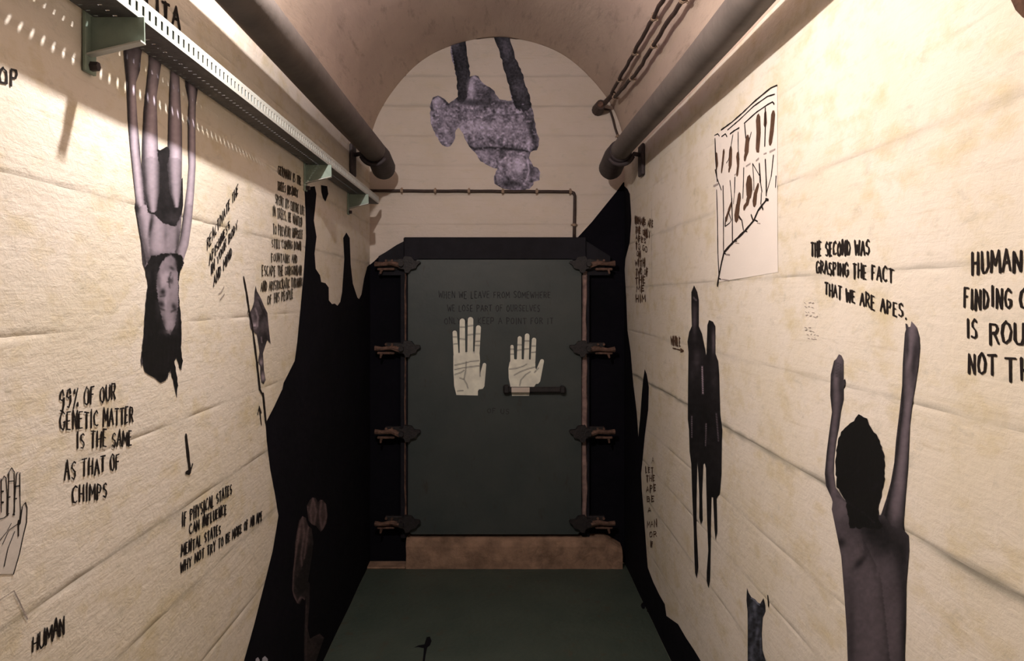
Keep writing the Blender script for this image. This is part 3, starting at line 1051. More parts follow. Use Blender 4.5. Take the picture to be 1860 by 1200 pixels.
m = MB(); m.tube([(X(1090, 4.2), 4.17, Z(192, 4.2)), (X(1090, 4.2), D - .004, Z(192, 4.2))], [.026, .034], 12); m.build('housing', 'conduit', jb)
m = MB(); m.tube([(X(1090, 4.2), 4.155, Z(192, 4.2)), (X(1090, 4.2), 4.172, Z(192, 4.2))], [.012, .02], 8); m.build('cover_screw', 'rust', jb)
m = MB(); m.tube([(X(1097, 4.2), 4.16, Z(190, 4.2)), (.61, 4.03, EYE + 1.06)], [.014, .011], 8); m.build('gland', 'conduit', jb)

# warm lamp of the passage, and a purple bulb added to tint the vault (both above the picture)
for (lx, ly, lz, mt, lab) in ((LAMP.x, LAMP.y, LAMP.z + .045, 'bulb', 'bare warm bulb hanging from the vault near the left wall'), (0, 2.9, 2.76, 'added_purple_bulb', 'small unseen purple bulb added to tint the vault')):
    lp = empty('hanging_bulb', (lx, ly, lz), lab, 'lamp')
    zt_ = ZS + math.sqrt(HW * HW - lx * lx)
    m = MB(); m.tube([(lx, ly, lz + .05), (lx, ly, zt_ + .01)], .004, 6); m.build('cord', 'brass', lp)
    m = MB(); m.tube([(lx, ly, lz + .02), (lx, ly, lz + .06)], [.014, .010], 10); m.build('socket', 'brass', lp)
    m = MB(); m.tube([(lx, ly, lz - .026), (lx, ly, lz - .020), (lx, ly, lz - .005), (lx, ly, lz + .012), (lx, ly, lz + .024)], [.004, .016, .024, .018, .011], 12)
    m.build('bulb', mt, lp, smooth=True)

# ================================================================== LETTERING
def inscription(surf, parent, label, lines, mat='ink', w=3.2, name='painted_lettering', off=0.0012, **kw):
    st = Strokes(surf, off)
    for ln in lines:
        write(st, ln[0], ln[1], ln[2], ln[3], ln[4], ln[5] if len(ln) > 5 else w, **kw)
    return st.build(name, mat, parent, label)


inscription(SL, wl, 'black handwriting reading TOP', [('TOP', (-26, 148), (31, 158), 29, 29, 5)])
inscription(SL, wl, 'black handwriting 99% OF OUR GENETIC MATTER', [
    ('99% OF OUR', (107, 746), (208, 724), 36, 26, 3.4), ('GENETIC MATTER', (108, 781), (240, 766), 32, 28, 3.2), ('IS THE SAME', (138, 813), (238, 808), 29, 26, 3.2),
    ('AS THAT OF', (116, 872), (216, 850), 35, 26, 3.4), ('CHIMPS', (130, 914), (194, 903), 36, 24, 3.6)], gap=.30)
inscription(SL, wl, 'black handwriting reactivate the apishness', [
    ('REACTIVATE THE', (375, 455), (432, 350), 20, 15, 2.2), ('APISHNESS', (379, 480), (417, 414), 18, 13, 2.2), ('IN YOUR BODY', (382, 500), (431, 413), 17, 14, 2.2), ('AND MIND', (387, 521), (421, 463), 20, 15, 2.2)])
inscription(SL, wl, 'tall column of brown handwriting under the tray', [
    ('GERMANY IS THE', (505, 316), (546, 336), 15, 14, 1.9), ('TREES HISTORY', (504, 344), (540, 358), 15, 14, 1.9), ('SPENT ITS ENTIRE LIFE', (500, 368), (552, 391), 15, 14, 1.9),
    ('IN TREES. HE WANTED', (495, 391), (548, 411), 17, 15, 1.9), ('TO PREVENT HIMSELF', (495, 424), (549, 433), 17, 14, 1.9), ('STILL COMING DOWN', (493, 449), (546, 453), 14, 13, 1.9),
    ('FOUNTAINS AND', (492, 474), (540, 477), 14, 13, 1.9), ('ESCAPE THE GORGONIAN', (475, 501), (547, 498), 17, 15, 2.1), ('AND ARISTOCRATIC TYRANNY', (473, 528), (549, 519), 16, 14, 2.1), ('OF HIS PEOPLE', (485, 552), (532, 541), 15, 15, 2.1)],
    mat='ink_mid')
inscription(SL, wl, 'black handwriting if physical states', [
    ('IF PHYSICAL STATES', (329, 955), (421, 896), 22, 17, 3), ('CAN INFLUENCE', (342, 970), (411, 933), 17, 17, 3), ('MENTAL STATES', (328, 1009), (400, 968), 19, 15, 3),
    ('WHY NOT TRY TO BE MORE OF AN APE', (327, 1039), (476, 943), 17, 15, 2.8)])
inscription(SL, wl, 'black handwriting HUMAN low on the wall', [('HUMAN', (57, 1184), (116, 1148), 26, 32, 4)], gap=.15)
inscription(SL, wl, 'dark letters half hidden behind the tray', [('MI', (246, 20), (268, 28), 26, 26, 6), ('ITA', (282, 28), (326, 52), 32, 34, 7)])
st = Strokes(SL)
st.line_px([(337, 790), (344, 856)], 5)
st.line_px([(336, 858), (343, 860), (349, 842)], 4)
st.line_px([(337, 858), (346, 852)], 5)
st.build('painted_arrow', 'ink', wl, 'black arrow pointing down')
st = Strokes(SL)
st.line_px([(474, 771), (470, 740)], 2.4)
st.line_px([(467, 752), (470, 738), (474, 750)], 2.4)
st.build('painted_arrow', 'ink', wl, 'small black arrow pointing up')
st = Strokes(SL)
for p in ([(406, 520), (400, 532)], [(396, 534), (403, 528)], [(407, 533), (398, 545)]):
    st.line_px(p, 1.6)
st.build('small_scribble', 'ink_grey', wl)
st = Strokes(SL)
st.line_px([(-10, 1096), (8, 1082), (23, 1073)], 1.2)
st.line_px([(23, 1072), (32, 1090), (48, 1124)], 2)
st.build('drawn_corner', 'ink_grey', wl, 'drawn corner of a rectangle')

inscription(SR, wr, 'black handwriting the second was grasping', [
    ('THE SECOND WAS', (1473, 465), (1581, 462), 24, 26, 3.8), ('GRASPING THE FACT', (1483, 495), (1624, 512), 22, 25, 3.8), ('THAT WE ARE APES.', (1499, 533), (1648, 580), 19, 27, 3.8)])
inscription(SR, wr, 'large black handwriting human finding is not the', [
    ('HUMAN', (1765, 500), (1857, 490), 38, 36, 5.5), ('FINDING', (1751, 559), (1838, 558), 35, 34, 5), ('OU', (1853, 562), (1900, 562), 38, 38, 5.5), ('IS', (1756, 613), (1775, 615), 33, 34, 4.5),
    ('ROUGH', (1798, 624), (1915, 620), 36, 36, 5.5), ('NOT', (1759, 677), (1810, 681), 34, 36, 5.5), ('THE', (1826, 690), (1905, 698), 38, 42, 6)], gap=.3)
inscription(SR, wr, 'narrow column of brown handwriting beside the black paint', [
    ('HUMANS ARE', (1154, 404), (1187, 412), 9, 11, 2.6), ('THE ONLY', (1155, 420), (1182, 431), 8, 11, 2.6), ('APES', (1155, 434), (1174, 442), 8, 8, 2.6), ('TO GO', (1155, 450), (1176, 458), 9, 11, 2.6),
    ('ON', (1157, 465), (1164, 466), 9, 9, 2.4), ('WITH', (1154, 482), (1172, 482), 9, 9, 2.8), ('TWO OF', (1155, 499), (1178, 498), 10, 10, 2.8), ('THE', (1154, 514), (1173, 513), 10, 10, 2.8),
    ('ME', (1156, 529), (1171, 528), 9, 9, 3), ('HIM', (1155, 547), (1173, 546), 10, 10, 3)], mat='ink_brown')
inscription(SR, wr, 'faint narrow column of brown handwriting lower down', [
    ('A', (1184, 840), (1188, 841), 12, 12, 1.4), ('LET', (1173, 858), (1187, 858), 9, 9, 2), ('THE', (1174, 873), (1190, 872), 9, 9, 2), ('APE', (1174, 893), (1192, 891), 10, 10, 2.4), ('BE', (1175, 911), (1189, 909), 9, 9, 2.4),
    ('A', (1177, 930), (1183, 929), 8, 8, 2), ('MAN', (1176, 958), (1194, 955), 10, 10, 2), ('OR', (1180, 976), (1194, 974), 9, 9, 2.4), ('IF', (1182, 992), (1187, 991), 8, 8, 2)], mat='ink_brown')
inscription(SR, wr, 'small handwritten word with an arrow', [('WHILE', (1219, 625), (1236, 628), 14, 14, 2.4)], mat='ink_brown')
st = Strokes(SR)
st.line_px([(1222, 632), (1241, 637)], 2.5); st.line_px([(1236, 633), (1242, 637), (1236, 639)], 2.5)
st.build('painted_arrow', 'ink_brown', wr, 'tiny arrow below the word')
st = Strokes(SR)
for yy_, x0_, x1_ in ((549, 1461, 1478), (556, 1462, 1480), (566, 1463, 1476), (573, 1464, 1489), (594, 1462, 1474), (600, 1463, 1476), (607, 1466, 1488), (614, 1468, 1484)):
    x = x0_
    while x < x1_:
        st.line_px([(x, yy_ + (x - x0_) * .12), (x + random.uniform(2, 5), yy_ + (x - x0_) * .12 + random.uniform(-2, 2))], 1.2)
        x += random.uniform(5, 8)
st.build('small_scribble', 'ink_grey', wr, 'faint small pencilled lines')

# ================================================================== CUT-OUT PRINTS
arm1 = [(223, 84), (224, 100), (229, 150), (232, 215), (236, 262), (243, 330), (247, 366), (245, 376), (248, 392), (251, 412), (256, 440), (259, 478), (266, 498), (280, 500), (285, 440), (277, 425), (271, 400), (265, 370),
        (261, 335), (256, 297), (253, 262), (249, 220), (246, 170), (246, 150), (253, 128), (255, 100), (258, 84)]
leg1 = [(268, 84), (269, 112), (266, 140), (260, 200), (258, 250), (257, 297), (261, 340), (267, 392), (285, 392), (287, 350), (287, 300), (285, 250), (283, 175), (288, 140), (293, 108), (296, 84)]
leg2 = [(306, 88), (309, 125), (306, 172), (304, 220), (303, 270), (303, 315), (308, 350), (316, 392), (324, 380), (328, 335), (329, 280), (329, 230), (327, 190), (325, 140), (330, 100)]
arm2 = [(334, 110), (336, 155), (342, 185), (340, 210), (340, 270), (341, 300), (338, 340), (332, 385), (327, 425), (318, 470), (322, 500), (330, 480), (341, 445), (347, 400), (351, 350), (354, 300), (354, 240), (355, 190), (359, 160), (356, 110)]
shorts = [(284, 270), (289, 273), (296, 269), (301, 266), (306, 270), (305, 300), (306, 335), (322, 335), (330, 322), (331, 372), (328, 392), (318, 412), (296, 405), (283, 392), (268, 385), (262, 345), (270, 340), (286, 345), (287, 300)]
torso = [(263, 385), (283, 384), (318, 400), (329, 385), (327, 420), (322, 450), (326, 500), (264, 500), (268, 440), (270, 420)]
hair = rough([(263, 486), (268, 520), (264, 545), (262, 570), (259, 610), (256, 640), (257, 660), (262, 676), (275, 683), (291, 695), (301, 691), (307, 676), (309, 671), (314, 690), (321, 722), (323, 700), (321, 680), (317, 655),
              (321, 650), (326, 668), (330, 672), (332, 655), (329, 625), (330, 590), (327, 560), (324, 535), (325, 500), (333, 478), (328, 462), (300, 460), (275, 465)], 6, .8, 4)
wisps = [[(256, 640), (254, 652), (256, 668), (258, 650)], [(326, 640), (330, 672), (327, 668)], [(309, 655), (308, 684), (312, 660)], [(304, 670), (303, 690), (306, 680)]]


def tone_girl(T):
    T.g[:] = .30
    T.limb([(240, 84, 15), (240, 150, 9), (243, 262, 8.5), (254, 370, 9.5), (268, 440, 12), (280, 500, 12)], .80, .20)
    T.limb([(282, 84, 12), (276, 150, 11), (272, 250, 14), (273, 310, 14), (276, 390, 12)], .80, .26)
    T.limb([(318, 84, 11), (316, 150, 10), (316, 230, 13), (316, 300, 13), (319, 378, 7)], .80, .26)
    T.limb([(346, 108, 11), (348, 185, 7), (347, 300, 7.5), (339, 400, 10), (328, 470, 14)], .78, .22)
    T.blob(240, 84, 14, 40, .30, .8); T.blob(282, 84, 14, 40, .32, .75); T.blob(318, 90, 12, 40, .3, .75); T.blob(346, 110, 12, 36, .28, .8)
    T.poly(torso, .58)
    T.limb([(262, 385, 12), (272, 430, 14), (288, 490, 16)], .72, .40)
    T.limb([(288, 400, 13), (286, 440, 15), (290, 480, 16)], .70, .50)
    T.blob(305, 440, 12, 30, .60, .7); T.blob(322, 440, 4, 30, .25, .8); T.blob(300, 425, 3, 12, .45, .6); T.blob(273, 410, 3, 20, .12, .9, .15)
    T.limb([(341, 380, 9), (336, 430, 10), (326, 470, 11)], .70, .28)
    T.poly(shorts, .13)
    T.blob(312, 395, 14, 10, .24, .8); T.blob(300, 360, 14, 12, .16, .6)
    T.limb([(273, 300, 14), (275, 350, 12), (277, 378, 7)], .70, .24)
    T.limb([(316, 300, 13), (317, 350, 9), (319, 373, 4)], .68, .26)
    T.blob(249, 378, 4, 9, .10, .9)
    T.poly(hair, .06)
    T.blob(285, 470, 22, 10, .12, .6)
    face = [(310, 462), (318, 469), (322, 495), (324, 520), (323, 560), (318, 590), (310, 607), (303, 605), (295, 582), (288, 552), (284, 520), (285, 500), (292, 480), (300, 467)]
    T.poly(face, .58)
    T.blob(297, 508, 8, 12, .74, .8); T.blob(306, 585, 8, 16, .66, .8); T.blob(311, 475, 6, 9, .50, .7); T.blob(316, 520, 4, 18, .64, .6); T.blob(304, 530, 4, 20, .68, .7)
    T.blob(295.5, 530, 5, 5, .10, .95, .5); T.blob(292, 552, 6, 4, .10, .95, .5); T.blob(316, 557, 4, 6, .12, .95, -.4); T.blob(309, 508, 4.5, 2.5, .18, .9, .9); T.blob(312, 487, 5, 3, .16, .85, .6)
    T.blob(313, 508, 1.5, 6, .30, .8); T.blob(288, 560, 6, 20, .18, .7); T.blob(296, 588, 5, 14, .16, .7); T.blob(284, 500, 5, 20, .18, .7); T.stroke([(310, 495), (306, 507), (308, 522)], 1.3, .18, .8)
    T.stroke([(300, 466), (310, 461), (319, 470), (322, 490)], 1.8, .10, .9)
    T.blob(270, 500, 5, 16, .24, .6)
    T.blob(301, 548, 2.2, 12, .74, .7); T.blob(289, 515, 3, 12, .36, .6); T.blob(320, 575, 4, 22, .34, .7); T.blob(305, 603, 10, 4, .3, .7)
    T.stroke([(291, 538), (299, 537)], 1.4, .12, .8); T.stroke([(290, 560), (298, 563)], 1.6, .12, .8); T.stroke([(311, 566), (319, 562)], 1.5, .14, .8)
    T.stroke([(304, 512), (311, 513)], 1.2, .14, .8); T.blob(303, 498, 4, 4, .72, .7); T.blob(318, 480, 3, 9, .3, .7)
    for q_ in range(9):
        x = 262 + q_ * 7.4
        T.stroke([(x + 4, 600), (x, 640), (x - 2, 676)], 1.1, .13, .5)
    T.noise(.05, 5, 2)
    T.noise(.03, 30, 5)


wall_print(SL, [arm1, leg1, leg2, arm2, shorts, torso, hair] + wisps, tone_girl, 'cutout_print',
           'black and white cutout of a long-haired girl hanging head down from the cable tray', 'wall print', step=2.2, ref='bright', tint=(.98, .90, .93))

ra_l = [(1526, 643), (1530, 645), (1534, 654), (1534, 690), (1537, 688), (1538, 695), (1534, 705), (1534, 725), (1529, 746), (1525, 775), (1520, 800), (1516, 832), (1515, 858), (1518, 885), (1532, 905), (1545, 935), (1520, 940), (1511, 905), (1501, 882), (1499, 860),
        (1503, 820), (1507, 790), (1513, 748), (1510, 718), (1511, 680), (1517, 655), (1521, 652)]
ra_r = [(1656, 583), (1665, 594), (1670, 612), (1671, 632), (1668, 665), (1662, 705), (1657, 735), (1653, 772), (1652, 800), (1650, 850), (1646, 900), (1643, 945), (1643, 975), (1610, 970), (1601, 935), (1611, 905), (1619, 875), (1625, 840), (1628, 800), (1635, 740),
        (1639, 700), (1640, 660), (1644, 605), (1646, 598), (1645, 587), (1648, 588), (1650, 594), (1654, 593)]
rhair = rough([(1560, 751), (1566, 755), (1576, 759), (1582, 776), (1592, 789), (1600, 805), (1605, 822), (1608, 838), (1606, 852), (1608, 870), (1604, 884), (1602, 902), (1596, 918), (1597, 935), (1604, 958), (1545, 960), (1535, 908), (1521, 884), (1518, 850), (1521, 812), (1528, 784), (1545, 768), (1553, 764)], 5, 1.3, 6)
rtor = [(1513, 908), (1522, 893), (1532, 904), (1548, 925), (1598, 935), (1606, 935), (1622, 955), (1643, 962), (1652, 972), (1653, 1000), (1648, 1060), (1647, 1130), (1643, 1240), (1542, 1240), (1539, 1150), (1534, 1080), (1528, 1010), (1518, 960), (1511, 925)]


def tone_back(T):
    T.g[:] = .19
    T.limb([(1526, 643, 10), (1524, 700, 12), (1519, 750, 7), (1508, 850, 8), (1516, 900, 9)], .33, .13)
    T.limb([(1657, 583, 14), (1655, 660, 16), (1648, 740, 9), (1636, 860, 12), (1624, 950, 18)], .38, .10)
    T.poly(rtor, .27)
    T.limb([(1516, 910, 14), (1530, 960, 26), (1560, 1060, 40), (1570, 1240, 48)], .30, .18, 3)
    T.poly([(1522, 893), (1545, 920), (1565, 960), (1570, 1000), (1540, 960)], .30)
    T.blob(1528, 985, 9, 9, .08, .8); T.blob(1563, 1020, 6, 16, .07, .8, .7); T.blob(1612, 985, 34, 26, .09, .85); T.blob(1590, 960, 40, 24, .05, .9); T.blob(1640, 1010, 13, 60, .08, .8); T.blob(1646, 1150, 9, 120, .05, .8)
    T.blob(1546, 1150, 8, 90, .12, .5); T.blob(1530, 925, 9, 16, .36, .6); T.blob(1553, 965, 16, 26, .28, .5)
    T.blob(1661, 655, 7, 40, .08, .8, .1); T.blob(1649, 630, 2.5, 30, .10, .8); T.blob(1529, 700, 5, 28, .09, .7); T.blob(1519, 690, 4, 14, .42, .5); T.blob(1650, 660, 4, 25, .42, .6, .2)
    for x in (1522, 1525, 1529):
        T.stroke([(x, 660), (x - 1, 685)], .9, .12, .6)
    T.poly(rhair, .025)
    T.stroke([(1520, 900), (1545, 915), (1575, 935), (1590, 950)], 1.6, .16, .5)
    T.noise(.035, 6, 3); T.noise(.03, 40, 9)


wall_print(SR, [ra_l, ra_r, rhair, rtor], tone_back, 'cutout_print', 'dark cutout of a bare-backed child seen from behind reaching both arms up', 'wall print', step=2.6, ref='right', tint=(.84, .72, .72))

fa = [(1261, 518), (1256, 530), (1256, 560), (1257, 592), (1252, 603), (1249, 620), (1251, 640), (1250, 740), (1250, 762), (1252, 780), (1253, 820), (1256, 842), (1258, 900), (1261, 960), (1262, 1010), (1263, 1040), (1266, 1050), (1269, 1030),
      (1268, 1000), (1266, 960), (1266, 900), (1267, 838), (1269, 860), (1271, 900), (1271, 940), (1274, 952), (1277, 945), (1276, 900), (1278, 843), (1283, 838), (1284, 780), (1284, 700), (1284, 650), (1281, 632), (1276, 606), (1270, 592), (1270, 545), (1267, 530)]
fb = [(1289, 581), (1286, 590), (1284, 642), (1281, 655), (1282, 700), (1282, 760), (1280, 838), (1283, 850), (1285, 940), (1287, 1000), (1284, 1040), (1284, 1055), (1287, 1067), (1290, 1055), (1291, 1000), (1292, 940), (1293, 902), (1296, 903), (1298, 960), (1300, 981),
      (1303, 965), (1302, 905), (1308, 895), (1311, 860), (1312, 800), (1313, 781), (1309, 750), (1307, 680), (1305, 655), (1300, 642), (1300, 592), (1296, 584)]


def tone_pair(T):
    T.g[:] = .09
    T.blob(1262, 580, 4, 30, .34, .6); T.blob(1266, 655, 7, 22, .30, .6); T.blob(1258, 680, 4, 20, .22, .6); T.blob(1297, 620, 3, 22, .42, .7); T.blob(1298, 690, 6, 30, .20, .5); T.blob(1262, 590, 3, 15, .3, .5)
    T.blob(1270, 520, 30, 16, .05, .5); T.blob(1280, 760, 30, 40, .04, .6)
    T.stroke([(1260, 540), (1265, 545)], 1.2, .6, .6)
    T.stroke([(1276, 665), (1277, 715)], 1.0, .75, .9)
    T.stroke([(1257, 755), (1257, 795)], .8, .55, .8)
    T.stroke([(1283, 770), (1282, 810)], .8, .6, .8)
    T.stroke([(1302, 750), (1306, 800)], .8, .5, .8)
    T.blob(1270, 950, 60, 110, .05, .7)
    T.noise(.05, 7, 5)


wall_print(SR, [fa], tone_pair, 'cutout_print', 'taller and left one of two slim dark figures hanging with arms up', 'wall print', step=2.0, ref='mid', tint=(1, .86, .88))
wall_print(SR, [fb], tone_pair, 'cutout_print', 'shorter and right one of two slim dark figures hanging with arms up', 'wall print', step=2.0, ref='mid', tint=(1, .86, .88), off=.0014)

ape = rough([(818, 66), (846, 62), (848, 90), (852, 120), (854, 138), (863, 136), (868, 139), (880, 152), (898, 165), (908, 181), (929, 183), (927, 165), (920, 140), (914, 120), (907, 95), (900, 80), (894, 62), (922, 60), (929, 80), (938, 110),
             (948, 130), (953, 150), (961, 172), (967, 200), (972, 225), (979, 252), (979, 264), (974, 272), (963, 276), (960, 286), (965, 293), (968, 301), (978, 305), (981, 314), (979, 326), (970, 330), (966, 340), (950, 346), (930, 346), (910, 342), (899, 333), (897, 320),
             (903, 306), (893, 303), (882, 299), (872, 293), (862, 276), (852, 266), (847, 258), (842, 245), (832, 232), (826, 240), (827, 252), (818, 266), (812, 268), (796, 256), (786, 236), (781, 215), (782, 190), (786, 176), (795, 173), (806, 180), (815, 188),
             (823, 182), (832, 176), (830, 150), (826, 125), (820, 100)], 5, 1.3, 8)


def tone_ape(T):
    T.g[:] = .37
    T.noise(.20, 7, 21); T.noise(.18, 3, 22)
    T.limb([(832, 60, 15), (838, 110, 13), (842, 140, 12), (838, 176, 9)],   .13, .08)
    T.blob(826, 80, 8, 14, .34, .6)
    T.limb([(908, 58, 14), (925, 110, 15), (940, 150, 16), (950, 185, 16)], .16, .09)
    T.blob(920, 90, 9, 18, .32, .5); T.blob(930, 135, 12, 14, .12, .8); T.blob(942, 160, 12, 12, .30, .5)
    T.blob(856, 160, 7, 18, .58, .95); T.blob(795, 184, 9, 9, .56, .85); T.blob(884, 172, 18, 14, .17, .9, .5); T.blob(880, 187, 46, 5, .15, .85); T.blob(850, 186, 30, 5, .18, .7)
    T.stroke([(785, 200), (783, 182), (795, 173), (806, 181), (814, 190)], 1.4, .15, .9)
    T.stroke([(854, 140), (862, 135), (880, 150), (898, 168)], 1.4, .18, .9)
    T.stroke([(812, 212), (850, 218), (900, 210), (955, 207)], 1.6, .22, .7)
    T.blob(860, 232, 40, 12, .58, .55); T.blob(920, 235, 40, 16, .50, .4); T.blob(968, 240, 8, 34, .12, .9, -.15); T.blob(960, 258, 5, 8, .62, .8); T.blob(800, 225, 12, 18, .34, .5); T.blob(815, 250, 9, 12, .46, .5)
    T.stroke([(852, 265), (862, 271), (890, 268), (930, 271), (965, 275), (975, 268)], 2.6, .09, .95)
    T.blob(880, 285, 20, 8, .50, .6); T.blob(872, 292, 12, 4, .14, .7, .5); T.blob(942, 300, 13, 15, .60, .9); T.blob(938, 318, 14, 6, .38, .7); T.blob(925, 334, 26, 6, .13, .9); T.blob(965, 312, 7, 12, .22, .8); T.blob(905, 320, 8, 12, .42, .5); T.blob(975, 318, 5, 6, .4, .5)
    T.stroke([(899, 320), (901, 334), (912, 342)], 1.3, .1, .8)
    T.stroke([(958, 290), (961, 310), (957, 325)], 1.4, .62, .8)
    rr = random.Random(5)
    for _ in range(330):
        x, y = rr.uniform(785, 978), rr.uniform(188, 342)
        a = rr.uniform(-.5, 1.2); l_ = rr.uniform(2.5, 6)
        T.stroke([(x, y), (x + l_ * math.cos(a), y + l_ * math.sin(a))], .9, rr.choice((.12, .16, .22, .66, .72)), .55)
    T.noise(.10, 2.6, 23)


wall_print(SE, [ape], tone_ape, 'cutout_print', 'mottled purple-grey cutout of an ape hanging upside down on the end wall', 'wall print', step=1.8, ref='end', tint=(.94, .81, .86))

# climber on a pole
body = [(464, 519), (466, 528), (473, 541), (480, 558), (485, 568), (487, 590), (489, 608), (491, 624), (485, 617), (480, 632), (477, 642), (478, 655), (479, 672), (482, 690), (478, 697), (474, 694), (472, 680), (472, 665), (468, 655), (471, 640), (469, 625), (466, 607), (460, 603), (455, 597), (453, 588), (453, 568), (458, 558), (461, 548), (462, 530)]


def tone_climb(T):
    T.g[:] = .30
    T.blob(469, 552, 6, 16, .42, .7); T.blob(464, 522, 3, 8, .08, .9); T.blob(462, 591, 5, 6, .80, .95); T.blob(461, 594, 3, 1, .15, .9); T.blob(475, 575, 4, 14, .14, .8, .3); T.blob(485, 590, 5, 18, .34, .6); T.blob(478, 615, 9, 12, .10, .8)
    T.blob(476, 595, 3, 12, .38, .7); T.blob(474, 658, 3.5, 6, .68, .9); T.blob(477, 685, 3.5, 8, .70, .9); T.blob(478, 696, 4, 3, .1, .9); T.blob(476, 670, 3, 3, .2, .8); T.stroke([(474, 612), (475, 622)], 1, .7, .8)
    T.stroke([(463, 560), (468, 575), (467, 592)], 1.6, .62, .8); T.stroke([(470, 545), (476, 562), (482, 575)], 1.4, .12, .8); T.blob(458, 575, 3, 8, .5, .7)
    T.noise(.09, 3, 6)


cl = wall_print(SL, [body], tone_climb, 'cutout_print', 'small grey cutout of a long-snouted climber clinging to a thin pole', 'wall print', step=1.4, ref='bright', tint=(.98, .88, .90))
st = Strokes(SL, .0016)
st.line_px([(442, 503), (447, 530), (452, 565), (457, 590), (461, 620), (466, 660), (469, 690), (471, 706), (474, 713), (477, 716), (479, 735), (482, 766)], 4.0)
st.line_px([(452, 555), (449, 568), (453, 578)], 1.4)
st.build('pole', 'ink', cl, 'thin black pole')

# weapon-like sketch on a pale sheet
sheet = [(1297, 246), (1320, 231), (1360, 196), (1412, 153), (1413, 330), (1414, 494), (1360, 503), (1304, 512), (1300, 380)]
sk = wall_print(SR, [sheet], lambda T: (T.g.__setitem__(slice(None), .985), T.noise(.010, 14, 3)), 'sketch_sheet', 'pale sheet with an ink drawing of dangling feathers and a thorny branch', 'drawing', step=9, ref='bright', tint=(.972, .922, .855), off=.0009)
st = Strokes(SR, .0015)
L = [([(1310, 236), (1330, 222), (1350, 205), (1375, 181), (1400, 160), (1412, 155)], 3), ([(1298, 246), (1304, 243), (1307, 247)], 2.2), ([(1311, 248), (1318, 243), (1321, 248)], 2.6),
     ([(1322, 236), (1345, 217), (1370, 193), (1395, 175), (1408, 171)], 2.6), ([(1327, 243), (1335, 237), (1344, 232)], 3), ([(1353, 224), (1375, 204), (1395, 190), (1404, 185), (1407, 189)], 3),
     ([(1299, 252), (1300, 290), (1303, 330)], 1.8), ([(1311, 345), (1302, 322), (1299, 308)], 2), ([(1332, 245), (1327, 275), (1324, 290), (1320, 296)], 1.8), ([(1342, 240), (1342, 270), (1344, 290)], 1.4),
     ([(1354, 226), (1356, 250)], 1.8), ([(1366, 240), (1362, 255)], 2.2), ([(1391, 196), (1391, 230), (1390, 265)], 1.8), ([(1352, 305), (1351, 340), (1350, 360)], 1.4), ([(1368, 297), (1370, 330), (1370, 345)], 1.2),
     ([(1368, 297), (1380, 318)], 2), ([(1380, 297), (1382, 330), (1385, 348)], 2.4), ([(1391, 290), (1393, 330), (1393, 355)], 2.2), ([(1406, 282), (1402, 320), (1393, 352)], 1.8), ([(1411, 320), (1410, 340)], 1.4),
     ([(1302, 345), (1304, 400), (1305, 460), (1307, 500)], 1.5), ([(1314, 338), (1315, 380), (1315, 455)], 1.4), ([(1327, 328), (1330, 360), (1331, 400), (1331, 438)], 1.6), ([(1336, 322), (1335, 350), (1333, 370)], 1.3),
     ([(1304, 518), (1307, 500), (1312, 475), (1316, 458)], 4), ([(1316, 458), (1332, 440), (1353, 420), (1370, 400), (1378, 382), (1386, 372), (1394, 362)], 5.0), ([(1351, 418), (1348, 400), (1343, 392)], 2.6), ([(1369, 401), (1365, 390)], 3.4),
     ([(1335, 438), (1339, 438)], 2.6), ([(1353, 419), (1358, 421)], 2.6), ([(1371, 399), (1377, 402)], 2.6), ([(1384, 374), (1387, 380)], 3.4), ([(1392, 362), (1397, 363)], 5), ([(1315, 459), (1319, 461)], 3), ([(1306, 505), (1310, 507)], 2.4),
     ([(1384, 350), (1383, 370)], 1.6), ([(1324, 384), (1329, 400), (1326, 405), (1318, 411)], 2.2), ([(1318, 410), (1319, 395)], 2)]
for p, w in L:
    st.line_px(p, w)
tag(st.build('ink_lines', 'ink', sk), kind='stuff')
st = Strokes(SR, .0014)
for p, w in [([(1301, 282), (1303, 300), (1300, 312)], 5), ([(1315, 275), (1313, 296), (1311, 312)], 4), ([(1328, 272), (1327, 300), (1325, 310)], 6), ([(1341, 282), (1342, 300), (1340, 316)], 4), ([(1359, 252), (1357, 275), (1354, 288)], 7), ([(1361, 253), (1356, 282)], 5),
             ([(1378, 215), (1379, 240), (1377, 270), (1379, 274)], 6), ([(1405, 208), (1403, 235), (1400, 258)], 8), ([(1330, 368), (1324, 384), (1320, 398)], 6), ([(1344, 356), (1341, 375), (1338, 395)], 9), ([(1361, 330), (1362, 350), (1358, 368), (1352, 378)], 8), ([(1378, 336), (1373, 352), (1371, 368)], 8),
             ([(1391, 205), (1391, 225)], 4), ([(1341, 392), (1346, 398)], 4)]:
    st.line_px(p, w * 1.25)
tag(st.build('feather_marks', 'ink_brown', sk), kind='stuff')
st = Strokes(SR, .0013)
for p, w in [([(1296, 338), (1305, 334)], 4), ([(1335, 318), (1341, 314)], 3), ([(1356, 302), (1364, 297)], 4), ([(1374, 292), (1379, 288)], 4), ([(1388, 280), (1393, 278)], 3), ([(1399, 276), (1409, 271)], 4), ([(1319, 462), (1326, 463)], 3), ([(1336, 441), (1343, 442)], 2), ([(1311, 507), (1324, 509)], 2), ([(1376, 405), (1382, 406)], 2)]:
    st.line_px(p, w)
tag(st.build('pale_marks', 'ink_grey', sk), kind='stuff')

